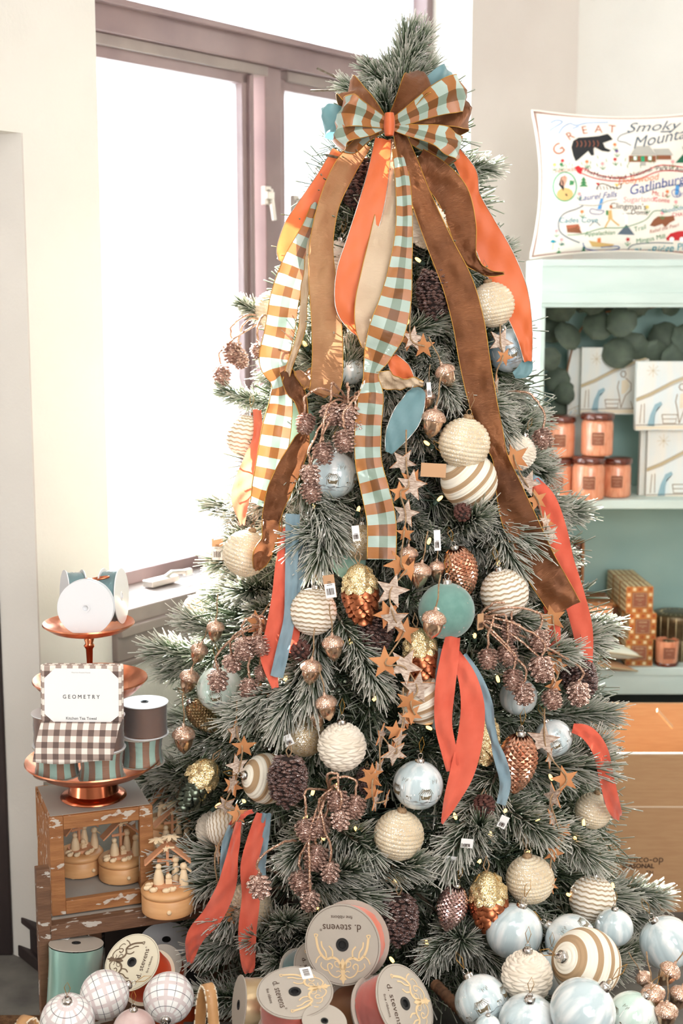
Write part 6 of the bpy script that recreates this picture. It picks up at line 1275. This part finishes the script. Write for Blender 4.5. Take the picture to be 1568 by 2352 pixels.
st_('grey',[(950,975),(860,990),(760,1030),(600,1020)],9); st_('steel',[(640,1030),(580,1060),(470,1100),(420,1170),(430,1260),(500,1320),(620,1370)],10); st_('green',[(500,1300),(640,1290),(820,1240),(990,1235),(1100,1210),(1220,1160),(1300,1080),(1420,1090)],7); st_('steel',[(1010,1450),(1060,1450),(1110,1390),(1300,1370),(1480,1375)],8); st_('steel',[(1180,920),(1280,880),(1400,850),(1568,830)],8)
tx('teal','Cades Cove',600,1165,72,0,.1,.01); py_('brown',[(490,1215),(600,1215),(635,1285),(500,1275)]); py_('rust',[(485,1210),(600,1200),(620,1240),(500,1240)]); st_('steel',[(700,1220),(750,1180),(800,1215)],6)
tx('green','Appalachian',800,1285,58,-3,.1,.008); tx('green','Trail',1165,1240,62,-14,.1,.008); py_('steel',[(960,1295),(1040,1205),(1120,1300)]); st_('white',[(1040,1200),(1035,1120),(1000,1110)],22); st_('grey',[(1000,1105),(1080,1105)],14)
py_('tan',[(870,1080),(900,1070),(910,1150),(870,1160)]); py_('orange',[(880,1030),(910,1030),(905,1060),(885,1060)]); st_('tan',[(890,1150),(860,1200),(845,1235)],14); st_('tan',[(895,1150),(940,1190),(975,1215)],14); py_('green',[(850,1075),(870,1075),(870,1120),(850,1120)])
py_('brown',[(1290,1160),(1330,1130),(1420,1130),(1480,1120),(1490,1165),(1440,1190),(1400,1230),(1370,1200),(1300,1225),(1255,1215)]); tx('rust','Relief the Pearl',1390,1240,46,-14,.2,.006); tx('red','CHATTA',1560,1110,50,-4,0,.01)
tx('teal','Rhododendron',1540,1050,62,-12,.2,.006); tx('green','Mingus Mill',1270,1335,60,-10,0,.008); py_('red',[(1410,1330),(1450,1285),(1520,1265),(1568,1260),(1640,1330),(1620,1350),(1420,1350)]); [py_('white',[(cx+24*cos(i*PI/4),1340+24*sin(i*PI/4)) for i in range(8)]) for cx in(1465,1560)]
tx('teal','BlueRidge Pkwy',1420,1425,92,-7,.1,.016); py_('red',[(1420,1450),(1640,1430),(1640,1490),(1430,1480)]); tx('navy','Fontana',850,1475,66,0,0,.01)
py_('tan',[(700,1350),(820,1370),(940,1385),(920,1410),(740,1405)]); py_('orange',[(780,1330),(810,1325),(815,1370),(780,1365)]); st_('navy',[(650,1370),(680,1420),(800,1440),(900,1435),(990,1420),(960,1400),(820,1410)],7); py_('teal',[(340,1360),(370,1340),(410,1360),(375,1372)]); st_('tan',[(375,1372),(370,1430)],6); py_('steel',[(430,1390),(460,1370),(485,1390)]); py_('green',[(400,1480),(430,1410),(470,1480)])
random.seed(3)
for x,y,c in((385,640,'yellow'),(457,605,'red'),(678,620,'orange'),(820,640,'pink'),(937,600,'red'),(955,520,'purple'),(940,460,'orange'),(1475,620,'pink'),(1420,900,'orange'),(630,1085,'orange'),(1230,1045,'yellow'),(1060,1340,'red'),(1500,995,'pink'),(1370,1100,'pink'),(605,920,'pink'),(1140,1450,'pink'),(400,1260,'pink'),(450,1340,'pink'),(445,640,'green')):
    py_(c,[(x+(22 if i%2 else 12)*cos(i*PI/5),y+(22 if i%2 else 12)*sin(i*PI/5)) for i in range(10)]); st_('green',[(x,y+20),(x+4,y+55)],5); st_('green',[(x-22,y+30),(x+2,y+55),(x+26,y+32)],6)
for i in range(26): x=uni(480,1450);y=uni(560,660); st_('green',[(x,y),(x+uni(-8,14),y+30)],5)
for cc,bb_ in E.items(): ob('embroidery',bb_.mesh('embroidery','thread_'+cc,False),pil,kind='stuff',label=cc.replace('emer','emerald').replace('dkgreen','dark green')+' embroidery')
# ---------------------------------------------------------------- cardboard box
BY=3.35; bx0=P(1290,1740,BY).x; bz=P(1400,1730,BY).z; cb=thing('cardboard_box','large open cardboard shipping box on the floor at lower right','box',(bx0,BY,0)); BW=.75;BD=.42
def cbx(nm,c,s,R=None,m='cardboard',lab=None): b=B(); b.box((0,0,0),s); return ob(nm,b.mesh(nm,m,False),cb,TRS(c,R),label=lab)
cbx('front_panel',(BW/2,0,bz/2),(BW,.006,bz)); cbx('back_panel',(BW/2,BD,bz/2),(BW,.006,bz)); cbx('side_panel',(0,BD/2,bz/2),(.006,BD,bz)); cbx('side_panel',(BW,BD/2,bz/2),(.006,BD,bz)); cbx('bottom_panel',(BW/2,BD/2,.004),(BW,BD,.006))
cbx('edge_strip',(BW/2,-.0005,bz-.001),(BW,.008,.004),m='cardboard_edge'); 
fz=P(1400,1651,BY+BD).z-bz
cbx('rear_flap',(BW/2,BD+.004,bz+fz/2),(BW,.005,fz)); cbx('rear_flap_edge',(BW/2,BD+.004,bz+fz),(BW,.007,.004),m='cardboard_edge')
cbx('side_flap',(P(1530,1720,BY+.2).x-bx0,BD*.55,bz+.015),(.004,.03,.06),Euler((.0,-.75,-.2)))
cr1=P(1500,1852,BY).z; cbx('crease',(BW/2,-.0035,cr1),(BW,.002,.004),m='cardboard_edge')
b=B(); mp=lambda x,y:(x,-.0042,y); X=lambda u:P(u,1960,BY).x-bx0; Z=lambda v:P(1480,v,BY).z
b.text('creativeco-op',X(1455),Z(1972),.0265,mp,bold=.0); b.text('SEASONAL',X(1465),Z(1988)-.0,.0165,mp,bold=.03); b.text('TN',X(1492),Z(2003),.014,mp); b.text('49563',X(1490),Z(2054),.0165,mp,bold=.02); ob('lettering',b.mesh('lettering','print_dark',False),cb,kind='stuff')
